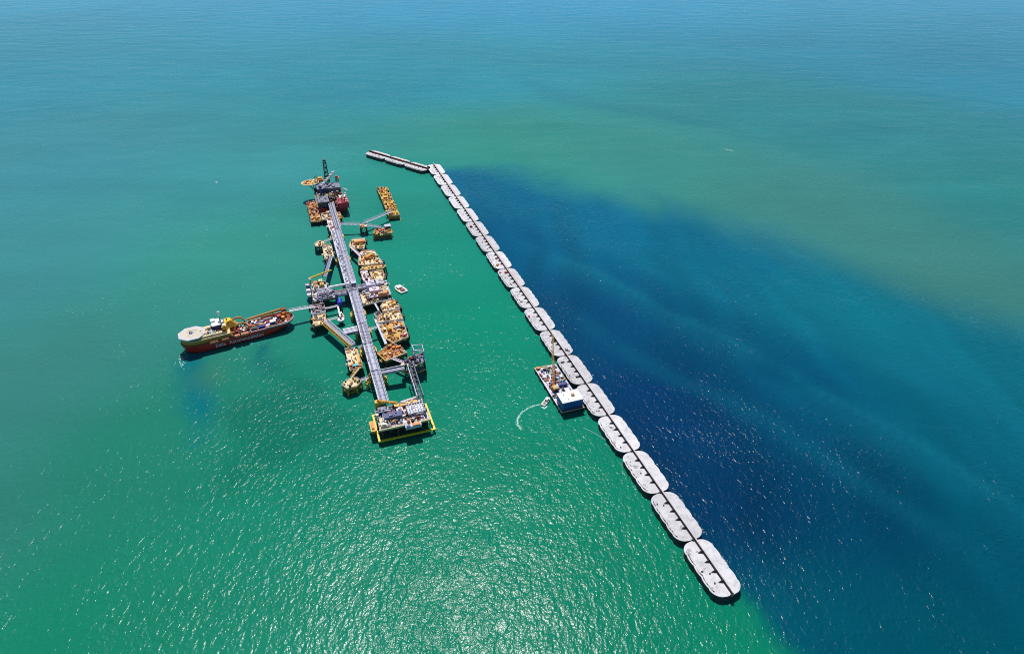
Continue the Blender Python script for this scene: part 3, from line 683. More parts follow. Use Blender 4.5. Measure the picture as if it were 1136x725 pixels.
for i in range(8):
    unit(T, r.uniform(-199, -186), r.uniform(782, 802), 21.4, r.choice([0, 2, 3]), r.choice(['white', 'crimson', 'pinkwhite']), r.choice(['crimson', 'white']), 0, r.uniform(.7, 1.0))
b = MB(); b.lattice((-208, 880, 15), (-208, 880, 61), 4.2, 'green', 9, .75, 2.2); b.box(-208, 880, 61, 5, 5, 2.4, 'green')
for k in range(5): b.box(-208, 880, 24 + 8.2 * k, 7.4 - k * .7, 7.4 - k * .7, .7, 'black')
b.build('derrick', T)
for (a, c, h) in ((-227, 868, 41), (-192, 870, 34), (-192, 788, 31)):
    b = MB(); b.lattice((a, c, -3), (a, c, h), 2.4, 'olive', 9, .5); b.build('rig_leg', T)
b = MB(); hx, hy, hz = -240, 868, 30
hx = -238; P = [(hx + 15.5 * math.cos(t * math.pi / 6), hy + 13.5 * math.sin(t * math.pi / 6)) for t in range(12)]
b.prism(P, hz - 1.2, hz, 'white', 'cream'); b.prism(inset(P, 1.5), hz, hz + .06, 'ochre'); b.prism(inset(P, 6.5), hz + .06, hz + .12, 'yellow'); b.build('helideck', T)
b = MB()
for a, c in ((-10, -3), (-7, -4), (-5, 5), (-2, 6), (-3, -8), (1, 1), (4, -6), (7, 3), (9, -4), (8, 8), (2, 9), (-9, 4)): b.box(hx + a, hy + c, hz + .12, 3.0, 3.4, 1.5, rng.choice(['orange', 'white', 'yellow', 'crimson'])); b.box(hx + a, hy + c, hz + 1.62, 1.6, 1.2, .8, 'white')
b.build('deck_cargo', T)
b = MB()
for a, c in ((-4, -6), (4, -6), (-4, 6), (4, 6)): b.beam((hx + a, hy + c, hz - 1.2), (-232, hy + c * .7 - 4, 14), .7, .7, 'olive')
b.build('helideck_support', T)
b = MB(); b.box(-222, 880, 26, 14, 10, 3.5, 'orange'); b.box(-220, 881, 29.5, 8, 6, 2.5, 'yellow'); b.beam((-222, 880, 26), (-222, 876, 12), 3, 3, 'olive'); b.build('drill_cabin', T)
b = MB(); b.cyl((-224, 832, 15), (-224, 832, 32), 1.6, 'blue', 10); b.box(-224, 831, 32, 5, 5, 3.6, 'navy'); b.build('crane_pedestal', T)
b = MB(); p0, p1 = Vector((-222, 833, 34)), Vector((-194, 880, 40)); b.lattice(p0, p1, 1.2, 'pinkwhite', 14, .5, .9)
for k in range(5): c = p0.lerp(p1, .12 + .19 * k); b.box(c.x, c.y, c.z + .8, 2.6, 3.0, 1.6, 'white' if k % 2 == 0 else 'pinkwhite', .6)
b.build('crane_boom', T)
b = MB(); b.cyl((-192, 874, 24), (-192, 874, 31), 1.3, 'white', 9); b.box(-192, 874, 31, 4, 4, 3, 'crimson'); b.box(-189, 876, 28, 5, 5, 2, 'orange'); b.build('mast_head', T)
b = MB(); b.cyl((-184, 862, 14), (-180, 818, 27), .9, 'white', 8); b.cyl((-181, 830, 20), (-181, 830, 27), .5, 'white', 8); b.build('flare_boom', T)
for k in range(2):
    b = MB(); y = 824 + k * 8; b.ball((-184, y, 16), 2.2, 'white', 10, 6, .7); b.box(-184, y, 16.6, 2, 2.6, 1.2, 'pinkwhite'); b.build('lifeboat', T)
b = MB()
for x in (-234.5, -233.2): b.box(x, 826, 13.5, .4, 66, .3, 'cream')
for k in range(20): b.box(-233.9, 795 + k * 3.3, 12, .5, .5, 2.6, 'rustdeck')
b.build('side_gallery', T)

# orange barge left of the rig and sand coloured decks in front of it
platform('dolphin_platform', 'rusty orange low platform crowded with plant, left of the rig', 'platform', rect(-250, 752, -233.5, 836), 7, 'rustdeck', 'ochre', 3.5, PAL_WARM + ['cream', 'white'], 24, 21, f=(.9, 1.5))
platform('landing_platform', 'small olive and cream platform in front of the rig, beside the rusty platform', 'platform', rect(-232, 752, -224, 776), 9, 'cream', 'ochre', 2, ['cream', 'olive', 'yellow', 'white'], 4, 22)
platform('landing_platform', 'pale pinkish landing deck at the top left of the pipe bridge', 'platform', [(-226, 690), (-217.5, 690), (-217.5, 768), (-223, 768), (-226, 740)], 15, 'pinkwhite', 'cream', 2, ['white', 'cream', 'pinkwhite', 'slate'], 10, 23, f=(.6, 1.0))
platform('landing_platform', 'small yellow landing on the right of the narrow span below the rig', 'platform', rect(-207, 748, -201, 772), 9, 'ochre', 'yellow', 2, PAL_TAN, 3, 24, f=(.6, .9))

# yellow platform, node and walkways to the right of the rig
platform('dolphin_platform', 'long bright yellow platform with red and yellow plant, far right of the rig', 'platform', [(-127, 733), (-109, 731), (-107, 858), (-125, 863)], 8, 'yellow', 'yellow', 5, ['yellow', 'brightyellow', 'crimson', 'ochre', 'rust', 'cream', 'yellow'], 34, 31, pm='ypile', f=(.9, 1.5))
platform('walkway_node', 'tiny tan platform where two walkways fork on the right of the bridge', 'platform', rect(-178, 692, -168, 706), 13, 'cream', 'yellow', 2, PAL_TAN, 3, 32, f=(.6, .9))
platform('dolphin_platform', 'low ochre platform with a dark cabin at the end of the short forked walkway', 'platform', [(-163, 668), (-134, 665), (-131, 690), (-158, 686)], 9, 'ochre', 'yellow', 4, ['ochre', 'yellow', 'rust', 'crimson', 'cream'], 12, 33, pm='ypile')
T2 = thing('control_cabin', 'dark grey control cabin on the low ochre platform beside the fork', 'cabin', -137, 684, 9)
b = MB(); b.box(0, 0, 0, 9, 8, 5, 'slate'); b.build('walls', T2, absolute=False); b = MB(); b.box(0, 0, 5, 9.8, 8.8, .5, 'grey'); b.build('roof', T2, absolute=False); b = MB(); b.box(-1, -4.1, 2.6, 5, .2, 1.4, 'glass'); b.build('window', T2, absolute=False)
walkway('access_bridge', 'white walkway from the pipe bridge to the tiny forked node', (-208.5, 711, 15), (-177.5, 703, 13.4), 'lilac', 3.0, 3.0, 'access bridge')
walkway('access_bridge', 'grey walkway from the forked node to the long bright yellow platform', (-170, 706.5, 13.4), (-119, 740, 12), 'lilac', 3.0, 3.0, 'access bridge')
walkway('access_bridge', 'thin grey walkway sloping from the forked node to the low ochre platform', (-167.6, 697, 13.4), (-146, 687, 10), 'lilac', 2.4, 2.4, 'access bridge')

# left side, above the cross bridge
platform('mooring_dolphin', 'star shaped sand coloured mooring dolphin left of the broad bridge span', 'dolphin', [(-253, 658), (-246, 668), (-237, 664), (-236, 654), (-243, 648), (-251, 650)], 12, 'cream', 'tan', 3, ['cream', 'rustdeck', 'orange'], 2, 41, f=(.8, 1.1))
platform('breasting_dolphin', 'yellow and cream platform between the star dolphin and the blue grey gangway', 'platform', [(-243, 602), (-229, 606), (-228, 644), (-234, 648), (-242, 644)], 12, 'cream', 'yellow', 3, ['cream', 'yellow', 'pinkwhite', 'tan', 'white'], 9, 42, f=(.7, 1.1))
walkway('access_bridge', 'short tan walkway from the star dolphin down to the yellow platform', (-241, 652, 13), (-234, 646, 12.6), 'tan', 2.2, 1.6, 'walkway', 'cream')
walkway('access_bridge', 'thin white walkway from the star dolphin to the broad bridge span', (-237, 660, 13), (-225, 661, 15), 'white', 1.8, 1.6, 'walkway', 'white')
walkway('access_bridge', 'blue grey covered gangway sloping down from the yellow platform towards the lower left cluster', (-233, 607, 13.5), (-248, 545, 15), 'slate', 6.0, 2.6, 'gangway', 'slate', sides=('lilac', 'navy'))

# left cluster
T = LOADING = platform('loading_platform', 'crowded cream and grey loading platform at the left end of the cross bridge', 'platform', [(-269, 484), (-239, 487), (-239, 503), (-248, 512), (-248, 534), (-268, 534)], 14, 'lilac', 'tan', 3, ['white', 'lilac', 'grey', 'slate', 'pinkwhite', 'tan', 'slate', 'rust', 'navy'], 26, 51, f=(.8, 1.4))
b = MB(); b.lattice((-268, 531, 24), (-238, 541, 26), .7, 'brightyellow', 10, .5, .5); b.build('crane_boom', T)
b = MB(); b.cyl((-268, 531, 14), (-268, 531, 24), .9, 'yellow', 9); b.box(-268, 530, 22, 2.6, 3, 2.4, 'white'); b.build('crane_post', T)
for k, (x, y) in enumerate(((-262, 524), (-255, 527), (-262, 514), (-254, 517))):
    b = MB(); b.box(x, y, 14, 4.6, 5.5, 6.5, ['yellow', 'tan', 'cream', 'tan'][k]); b.box(x, y, 20.5, 5.0, 5.9, .4, ['orange', 'cream', 'tan', 'yellow'][k]); b.cyl((x, y, 20.9), (x, y, 23), .5, 'white', 8); b.build('loading_arm_base', T)
T = thing('stair_tower', 'tall navy and white stair tower at the left edge of the crowded loading platform', 'stair tower', -272, 515, 0)
b = MB(); b.lattice((-272, 522, -2), (-272, 522, 20), 2.4, 'navy', 6, .5); b.lattice((-272, 500, -2), (-272, 500, 18), 2.4, 'slate', 6, .5); b.build('tower_frame', T)
b = MB(); b.box(-272, 511, 12, 4.2, 26, 2.5, 'navy'); b.box(-272, 511, 14.5, 4.6, 26, .3, 'slate'); b.build('gallery', T)
for y in (524, 497, 509):
    b = MB(); b.box(-272.5, y, 16, 4.6, 4.6, 3.0, 'white'); b.box(-272.5, y, 19, 5.0, 5.0, .3, 'pinkwhite'); b.build('white_cabin', T)
b = MB(); X0, Y0, Z0 = -253, 494, 14
for x in (-9, -3, 3, 9):
    for y in (-6, 0, 6): b.beam((X0 + x, Y0 + y, Z0), (X0 + x, Y0 + y, Z0 + 9), .5, .5, 'grey')
for z in (4.5, 9):
    for y in (-6, 0, 6): b.beam((X0 - 9, Y0 + y, Z0 + z), (X0 + 9, Y0 + y, Z0 + z), .5, .5, 'lilac')
    for x in (-9, -3, 3, 9): b.beam((X0 + x, Y0 - 6, Z0 + z), (X0 + x, Y0 + 6, Z0 + z), .5, .5, 'lilac')
b.build('pipe_rack', LOADING)
for k in range(7):
    b = MB(); y = Y0 - 5 + k * 1.7; z = Z0 + 5 + (k % 2) * 4.6
    b.cyl((X0 - 9.5, y, z), (X0 + 9.5, y, z), .5, ['lilac', 'white', 'slate', 'grey', 'rust', 'white', 'navy'][k], 8); b.build('pipe', LOADING)
# cross bridge
T = thing('cross_bridge', 'deep cross bridge with a white top joining the left cluster to the long pipe bridge', 'pipe bridge', -231, 497, 0)
b = MB(); b.box(-232, 496, 13, 15, 15, 2, 'grey'); b.build('deck', T)
b = MB(); b.cyl((-247, 504, ZB + 1.5), (-219.5, 505.5, ZB + 1.5), 1.7, 'white', 10); b.build('insulated_pipe', T)
b = MB()
for k in range(5): b.cyl((-240, 489 + k * 2.6, 16), (-224.5, 490 + k * 2.6, 16), .6, ['slate', 'lilac', 'grey', 'rustdeck', 'lilac'][k], 8)
for k in range(5): b.beam((-239 + k * 3.5, 488.6, 13), (-239 + k * 3.5, 488.6, 20), .4, .4, 'lilac')
b.beam((-240, 488.6, 20), (-224, 488.6, 20), .5, .5, 'lilac'); b.build('pipe_rack', T)
for x in (-238, -228):
    b = MB(); b.cyl((x, 492, -3), (x, 492, 13), .8, 'pile', 9); b.build('pile', T)
T = thing('link_bridge', 'short grey link bridge from the pipe junction to the grey modules on the right', 'pipe bridge', -205, 500, 0)
b = MB(); b.box(-204.5, 500, 14, 11, 11, 1.5, 'slate'); b.build('deck', T)
for k in range(4):
    b = MB(); b.cyl((-210, 496 + k * 2.8, 16.5), (-199, 496 + k * 2.8, 16.5), .6, ['lilac', 'grey', 'slate', 'lilac'][k], 8); b.build('pipe', T)
# blue tank and white crew boat
T = thing('covered_tank', 'bright cobalt blue covered tank on posts beside the cross bridge', 'tank', -237, 478, 0)
b = MB(); b.cyl((-237, 473, 11), (-236, 484, 11), 3.0, 'cobalt', 14); b.build('tank_body', T)
for y in (475, 482):
    b = MB(); b.cyl((-237, y, -3), (-237, y, 9), .8, 'pile', 8); b.box(-237, y, 8.4, 5, 1.2, 1.2, 'slate'); b.build('saddle', T)
def small_boat(label, n, s, rot, hull='white', L_=14.0, Wd=6.0, cab='white', stripe='slate', name='work_boat', group=None, cover=None):
    T = thing(name, label, 'boat', n, s, 0, rot, group)
    def outline(sc_, l_): 
        h, w_ = l_ / 2, Wd / 2 * sc_; return [(-w_ * .85, -h), (w_ * .85, -h), (w_, -h * .5), (w_, h * .2), (w_ * .65, h * .7), (0, h), (-w_ * .65, h * .7), (-w_, h * .2), (-w_, -h * .5)]
    b = MB(); b.prism(outline(.85, L_ * .94), -.6, 1.5, hull, hull, outline(1, L_)); b.build('hull', T, absolute=False)
    b = MB(); b.prism(outline(1.02, L_ * 1.01), 1.5, 1.9, stripe); b.prism(outline(.86, L_ * .9), 1.9, 1.96, 'cream'); b.build('deck_rim', T, absolute=False)
    b = MB(); b.box(0, L_ * .12, 1.96, Wd * .56, L_ * .3, 2.0, cab); b.box(0, L_ * .12, 3.96, Wd * .62, L_ * .33, .25, 'white'); b.build('wheelhouse', T, absolute=False)
    b = MB(); b.box(0, L_ * .285, 2.9, Wd * .46, .2, .8, 'glass'); b.box(0, -L_ * .05, 2.9, Wd * .46, .2, .8, 'glass'); b.build('window', T, absolute=False)
    b = MB(); b.cyl((0, L_ * .08, 4.2), (0, L_ * .08, 6.4), .14, 'white', 6); b.beam((-.8, L_ * .08, 5.6), (.8, L_ * .08, 5.6), .15, .15, 'white'); b.build('mast', T, absolute=False)
    b = MB(); b.box(0, -L_ * .28, 1.96, Wd * .5, L_ * .22, .9, cover or 'slate'); b.box(0, -L_ * .28, 2.86, Wd * .3, L_ * .12, .4, 'crimson'); b.build('deck_locker', T, absolute=False)
    return T
small_boat('white boat tucked under the cross bridge below the blue tank', -238.5, 461, 0.15, L_=15, Wd=7, stripe='slate', cover='rust')
small_boat('white boat lying alone off the right side of the terminal', -153, 503, 0.35, L_=23, Wd=12, stripe='white', cover='navy')
# low left cluster
T = platform('mooring_dolphin', 'small dark and cream platform where the ship gangway lands', 'platform', rect(-274, 456, -256, 480), 12, 'slate', 'rust', 2.5, ['slate', 'white', 'rust', 'pinkwhite', 'darkgrey'], 8, 61)
T = platform('mooring_dolphin', 'cream and yellow platform at the upper end of the yellow edged gangway', 'platform', [(-274, 428), (-258, 430), (-257, 454), (-273, 454)], 12, 'cream', 'yellow', 3, ['cream', 'white', 'yellow', 'lilac', 'rust'], 9, 62, fender=[(-275.5, 447, 0), (-275.5, 430, 0)])
walkway('access_bridge', 'white walkway from the ship landing to the white walkway corner', (-258, 470, 9), (-240, 472, 9), 'white', 1.8, 1.4, 'walkway', 'white', 'white walkways around the round dolphin')
walkway('access_bridge', 'white walkway running down from the boat to the small round dolphin', (-240, 470, 9), (-240, 447, 8), 'white', 1.8, 1.4, 'walkway', 'white', 'white walkways around the round dolphin')
walkway('access_bridge', 'white walkway from the small round dolphin to the cream and yellow platform', (-257, 441, 9), (-243, 445, 8), 'white', 1.8, 1.4, 'walkway', 'white', 'white walkways around the round dolphin')
T = thing('round_dolphin', 'small round white rimmed dolphin at the corner of the white walkways', 'dolphin', -240, 442, 0)
P = [(-240 + 4.6 * math.cos(a * math.pi / 6), 442 + 4.6 * math.sin(a * math.pi / 6)) for a in range(12)]
b = MB(); b.prism(P, 5.5, 7.5, 'white', 'white'); b.build('deck', T); unit(T, -240, 442, 7.5, 4, 'slate', 'darkgrey', 0, 1.2)
b = MB(); b.cyl((-240, 442, -3), (-240, 442, 5.5), 2.6, 'pile', 12); b.build('pile', T)
T = walkway('access_bridge', 'long slate gangway with a yellow edge slanting down to the yellow platform', (-259, 430, 14), (-234, 368, 14), 'slate', 6.5, 2.8, 'gangway', 'slate', sides=('lilac', 'yellow'))
b = MB()
for k in (-1.2, 0.2, 1.5): b.cyl((-259 + k, 430 + k * .4, 15), (-234 + k, 368 + k * .4, 15), .55, 'lilac' if k < 1 else 'grey', 8)
b.build('pipe_run', T); b = MB(); b.beam((-263.2, 428.6, 13), (-238.2, 366.6, 13), 1.3, 1.5, 'yellow'); b.build('edge_beam', T)
T = thing('pipe_bundle', 'bundle of pale grey pipes on piles left of the short bridge span', 'pipe rack', -231.5, 401, 0)
b = MB(); b.box(-231.5, 401, 12, 18, 12, 1.0, 'slate'); b.build('deck', T)
for k in range(5):
    b = MB(); b.cyl((-241, 396 + k * 2.5, 14.2), (-222.8, 397.5 + k * 2.5, 14.2), 1.0, ['lilac', 'white', 'lilac', 'grey', 'white'][k], 10); b.build('pipe', T)
for x in (-238, -226):
    for y in (397, 405):
        b = MB(); b.cyl((x, y, -3), (x, y, 12), .8, 'ypile', 9); b.build('pile', T)
T = platform('breasting_dolphin', 'long yellow rimmed cream platform left of the lower bridge spans', 'platform', [(-244, 323), (-229, 325), (-230, 366), (-244, 368)], 12, 'cream', 'yellow', 3, ['cream', 'pinkwhite', 'yellow', 'tan', 'white', 'orange'], 10, 63, f=(.7, 1.1))
b = MB(); b.box(-231.3, 345, 12, 2.2, 38, .8, 'yellow'); b.build('yellow_side_deck', T)
b = MB(); b.box(-237, 329, 12, 6, 4, 2.6, 'blue'); b.box(-237, 329, 14.6, 6.2, 4.2, .2, 'teal'); b.build('blue_cabin', T)
T = platform('mooring_dolphin', 'six sided sand coloured dolphin at the lower left end of the terminal', 'dolphin', [(-256, 303), (-249, 311), (-238, 311), (-233, 303), (-240, 295), (-251, 294)], 10, 'cream', 'ochre', 4, ['cream', 'ochre', 'orange', 'rustdeck'], 4, 64, pm='ypile', f=(.8, 1.1))
walkway('access_bridge', 'tan walkway joining the six sided dolphin to the long yellow rimmed platform', (-244, 311, 11), (-233.5, 324, 12.6), 'tan', 2.6, 1.6, 'walkway', 'cream')
walkway('access_bridge', 'white walkway joining the six sided dolphin to the yellow jacket', (-234, 304, 10.5), (-226, 304.5, 11), 'lilac', 2.4, 1.6, 'walkway', 'lilac')
walkway('access_bridge', 'thin grey walkway from the long yellow rimmed platform to the bridge', (-229, 362, 13), (-223.6, 363, 15), 'white', 1.6, 1.4, 'walkway', 'lilac')

# right side: breasting dolphins and decks
def tank_row(T, x, y, z, dn, ds, m):
    b = MB(); b.cyl((x - dn / 2, y - ds / 2, z + 1.6), (x + dn / 2, y + ds / 2, z + 1.6), 1.6, m, 12); b.build('storage_tank', T)
T = platform('breasting_dolphin', 'upper sand coloured dolphin with a long orange tank, right of the broad bridge span', 'platform', [(-203, 640), (-196, 654), (-178, 650), (-178, 638), (-184, 614), (-196, 620), (-204, 632)], 14, 'cream', 'tan', 4, PAL_TAN, 7, 71, f=(.7, 1.1), fender=[(-176.6, 642, 0)])
b = MB(); b.box(-187, 634, 14, 15, 6.5, 4.5, 'rustdeck'); b.box(-187, 634, 18.5, 14, 5.5, .3, 'orange'); b.build('orange_module', T)
walkway('access_bridge', 'pinkish walkway sloping between the two upper right dolphins', (-203, 628, 14.6), (-193, 592, 14.6), 'pinkwhite', 3.5, 1.8, 'walkway', 'pinkwhite')
T = platform('breasting_dolphin', 'large sand coloured dolphin with a slanting orange module on the right side', 'platform', [(-200, 567), (-194, 600), (-188, 610), (-171, 606), (-168, 582), (-165, 560), (-184, 562)], 14, 'cream', 'tan', 4, PAL_TAN, 12, 72, f=(.75, 1.2), fender=[(-163.4, 566, 0.1)])
b = MB(); b.box(-181, 585, 14, 16, 6, 4, 'orange', .75); b.box(-181, 585, 18, 14.6, 4.8, .4, 'ochre', .75); b.build('orange_module', T)
for k in range(3): b = MB(); b.cyl((-192 + k * 2.4, 600, 15.5), (-190 + k * 2.4, 592, 15.5), .8, 'white', 8); b.build('white_pipe', T)
T = platform('breasting_dolphin', 'narrow bright yellow deck sticking out to the right of the tan dolphin chain', 'platform', [(-197, 548), (-168, 546), (-162, 552), (-165, 557), (-196, 559)], 14, 'yellow', 'brightyellow', 3, ['yellow', 'white', 'brightyellow', 'cream'], 5, 73, f=(.7, 1.0))
platform('breasting_dolphin', 'pale pink narrow deck along the left of the tan dolphin chain', 'platform', rect(-200, 514, -190, 547), 14, 'pinkwhite', 'orange', 2.5, ['pinkwhite', 'cream', 'orange', 'white'], 7, 74, f=(.6, .95))
platform('breasting_dolphin', 'cream square deck just above the grey modules', 'platform', rect(-188, 516, -169, 541), 14, 'cream', 'yellow', 4, ['cream', 'white', 'yellow', 'tan'], 6, 75, f=(.8, 1.2), fender=[(-167.2, 527, 0)])
T = platform('process_platform', 'crowded grey and pink process platform right of the pipe junction', 'platform', rect(-202, 468, -170, 508), 15, 'lilac', 'rust', 4, PAL_GREY + ['tan'], 30, 76, f=(.9, 1.4))
for k, (x, y, a, c, h, m) in enumerate(((-193, 497, 11, 13, 7, 'lilac'), (-180, 498, 10, 12, 6, 'grey'), (-190, 482, 13, 9, 5, 'pinkwhite'), (-176, 484, 7, 20, 3, 'tan'), (-181, 471, 12, 5, 4, 'orange'))):
    b = MB(); b.box(x, y, 15, a, c, h, m)
    for i in range(5): b.box(x + rng.uniform(-a / 3, a / 3), y + rng.uniform(-c / 3, c / 3), 15 + h, rng.uniform(1, 3), rng.uniform(1, 3), rng.uniform(.6, 1.6), rng.choice(PAL_GREY))
    b.build('process_module', T)
platform('landing_platform', 'L shaped cream deck under and left of the grey process platform', 'platform', [(-209, 459), (-172, 463), (-171, 470), (-203, 468), (-203, 500), (-209, 500)], 11, 'cream', 'cream', 2, ['cream', 'white', 'pinkwhite'], 8, 77, f=(.6, .9))
walkway('access_bridge', 'white walkway dropping from the cream L shaped deck to the grey landing', (-194, 459, 11), (-192, 441, 11), 'white', 1.8, 1.4, 'walkway', 'white')
platform('landing_platform', 'small grey and white landing left of the lower tan dolphins', 'platform', [(-199, 437), (-191, 442), (-189, 430), (-195, 424), (-199, 428)], 10, 'slate', 'white', 2, ['white', 'slate', 'lilac', 'green'], 3, 78, f=(.6, .9))
platform('breasting_dolphin', 'pale tan dolphin directly below the L shaped cream deck', 'platform', [(-188, 434), (-166, 434), (-165, 452), (-171, 460), (-182, 460), (-189, 448)], 12, 'cream', 'tan', 4, PAL_TAN, 10, 79, f=(.7, 1.1), fender=[(-163.6, 438, 0), (-166, 456, 0)])
T = platform('breasting_dolphin', 'sand coloured dolphin with a dark opening, in the lower tan chain', 'platform', [(-200, 410), (-193, 430), (-167, 432), (-166, 409)], 12, 'cream', 'tan', 4, PAL_TAN, 9, 80, f=(.7, 1.1), fender=[(-164.4, 418, 0)])
T = platform('breasting_dolphin', 'wide tan dolphin with orange plant and a white tank, beside the long white panel', 'platform', [(-197, 376), (-198, 407), (-167, 406), (-168, 368), (-188, 361)], 12, 'tan', 'yellow', 4, PAL_TAN + ['orange', 'orange', 'rust'], 16, 81, f=(.8, 1.2), fender=[(-166, 390, 0), (-167, 374, 0)])
tank_row(T, -178, 392, 12, 8, 2, 'white'); b = MB(); b.box(-187, 390, 12, 5, 10, 4, 'orange'); b.box(-187, 390, 16, 4, 8, .8, 'ochre'); b.build('orange_module', T)
b = MB(); b.box(-172, 372, 12, 4, 4, 2.6, 'crimson'); b.box(-172, 372, 14.6, 2, 2, .6, 'white'); b.build('red_cabin', T)
T = thing('screen_walkway', 'long white screened walkway slanting along the left of the lower tan dolphins', 'walkway', -198, 390, 0)
b = MB(); b.beam((-200, 420, 12), (-196.5, 362, 12), 3.4, .8, 'lilac'); b.build('deck', T); b = MB(); b.beam((-201.6, 420, 14), (-198.3, 362, 14), .3, 3.0, 'white'); b.build('screen', T)
for f_ in (.1, .5, .9): b = MB(); b.cyl((-200 + 3.5 * f_, 420 - 58 * f_, -3), (-200 + 3.5 * f_, 420 - 58 * f_, 12), .7, 'pile', 8); b.build('pile', T)
walkway('access_bridge', 'white walkway from the short bridge span to the screened walkway', (-212, 397, 13), (-200, 400, 12.6), 'white', 2.2, 1.6, 'walkway', 'white')
T = platform('breasting_dolphin', 'diamond turned tan dolphin with orange plant at the lower end of the tan chain', 'platform', [(-210, 346), (-203, 327), (-176, 336), (-187, 361), (-196, 358)], 12, 'rustdeck', 'yellow', 4, PAL_TAN + ['orange', 'rust', 'ochre'], 16, 82, f=(.8, 1.2), rot=.3)
b = MB(); b.beam((-209.5, 346, 12.6), (-203, 328, 12.6), 1.0, 1.2, 'yellow'); b.beam((-203, 328, 12.6), (-177, 336.4, 12.6), 1.0, 1.2, 'cream'); b.build('edge_beam', T)
walkway('access_bridge', 'pinkish white walkway from the diamond dolphin to the lattice platform', (-196, 331, 12.6), (-183, 314, 14), 'pinkwhite', 2.6, 1.6, 'walkway', 'white')
T = walkway('access_bridge', 'grey pipe carrying link bridge from the yellow jacket to the lattice platform', (-212, 303, 15), (-186, 302, 16), 'grey', 7, 2.6, 'pipe bridge', 'slate')
b = MB()
for k in range(4): b.cyl((-212, 300 + k * 1.9, 16.6), (-186, 299.4 + k * 1.9, 17.2), .6, ['lilac', 'grey', 'lilac', 'slate'][k], 8)
b.build('pipe_run', T)
T = platform('lattice_platform', 'dark lattice platform with orange edges and a tall open steel frame, lower right', 'platform', [(-185, 308), (-179, 318), (-160, 322), (-161, 306), (-176, 298)], 18, 'slate', 'orange', 1.5, ['slate', 'darkgrey', 'lilac', 'rust', 'navy'], 13, 83, f=(.8, 1.2))
b = MB(); b.prism([(-187, 308), (-180, 300), (-162, 305), (-161, 310), (-180, 312)], 6, 8, 'ochre', 'slate'); b.build('lower_deck', T)
b = MB()
for p in ((-172, 312), (-161, 320), (-162, 307), (-172, 322)): b.cyl((p[0], p[1], 18), (p[0], p[1], 31), .55, 'lilac', 8)
for z in (24, 31):
    for p, q in (((-172, 322), (-161, 320)), ((-161, 320), (-162, 307)), ((-172, 312), (-172, 322)), ((-172, 312), (-162, 307))): b.beam((*p, z), (*q, z), .7, .7, 'lilac')
b.beam((-172, 322, 18), (-161, 320, 31), .4, .4, 'grey'); b.beam((-161, 320, 18), (-162, 307, 31), .4, .4, 'grey'); b.build('steel_frame', T)
b = MB(); b.cyl((-186.5, 308, 8), (-186.5, 308, 17), 2.6, 'orange', 12); b.box(-186.5, 308, 17, 4, 4, .6, 'cream'); b.build('orange_caisson', T)
T = walkway('access_bridge', 'dark open lattice bridge from the lattice platform down to the yellow edged platform', (-179.5, 300, 17), (-181, 240, 17.5), 'slate', 6.6, 6.5, 'lattice bridge', 'darkgrey', sides=('slate', 'grey'), dw=1.8)
b = MB()
for k in range(7): y = 296 - k * 8.5; x = -179.5 - (300 - y) * .025; b.beam((x - 3.3, y, 23.5), (x + 3.3, y - 4, 23.5), .4, .4, 'slate'); b.beam((x + 3.3, y, 17.4), (x - 3.3, y - 4, 17.4), .4, .4, 'slate')
b.build('top_bracing', T)

# ------------------------------------------------------------------ yellow edged platform at the near end
T = thing('utility_platform', 'rectangular utility platform with a bright yellow rim, nearest of the terminal', 'platform', -203, 226, 0)
o = (-232, 206, -174, 249)
b = MB(); z = 5
for x0, y0, x1, y1 in ((-232, 206, -174, 208), (-232, 247, -174, 249), (-232, 208, -230, 247), (-176, 208, -174, 247)): b.prism(rect(x0, y0, x1, y1), z - 1.4, z, 'brightyellow')
b.build('yellow_rim', T)
b = MB(); b.prism(rect(-229, 211.5, -178, 243), 12.5, 15.5, 'darkgrey', 'lilac'); b.prism(rect(-226, 213.5, -181, 241), 5.5, 12.5, 'black'); b.build('deck', T)  # black block paints the shade beneath the deck
rails(rect(-228.6, 211.9, -178.4, 242.6), 15.5, 'yellow').build('railing', T)
b = MB(); b.prism(rect(-229.6, 210.2, -177.4, 211.4), 13.5, 15.6, 'cream'); b.build('front_gallery', T)
for x in (-226, -211, -196, -181):
    for y in (214, 240):
        b = MB(); b.cyl((x, y, -3), (x, y, 12.5), 1.1, 'pile', 10); b.build('pile', T)
b = MB()
for x in range(-228, -176, 8):
    b.beam((x, 207.6, 4), (x + 2, 213, 12.5), .5, .5, 'pile')
for k in range(6): b.beam((-229 + k * 9, 211.8, 12.5), (-220 + k * 9, 211.8, 5), .5, .5, 'pile')
b.build('bracing', T)
b = MB(); b.box(-196, 207.5, 13, 16, 5, 3, 'lilac'); b.box(-201, 206.6, 13.6, 4, 2.6, 3.2, 'navy'); b.box(-193, 207, 16, 8, 3.4, 1.0, 'orange'); b.build('boat_landing', T)
deck_gear(T, rect(-229, 212, -178, 243), 15.5, ['white', 'lilac', 'grey', 'slate', 'navy', 'pinkwhite', 'rust', 'black'], 90, .13, zmax=4.5, size=1.7)
clutter(T, rect(-229, 212, -178, 243), 15.5, 40, ['white', 'lilac', 'grey', 'slate', 'navy', 'pinkwhite', 'cream', 'darkgrey'], 91, (.7, 1.15))
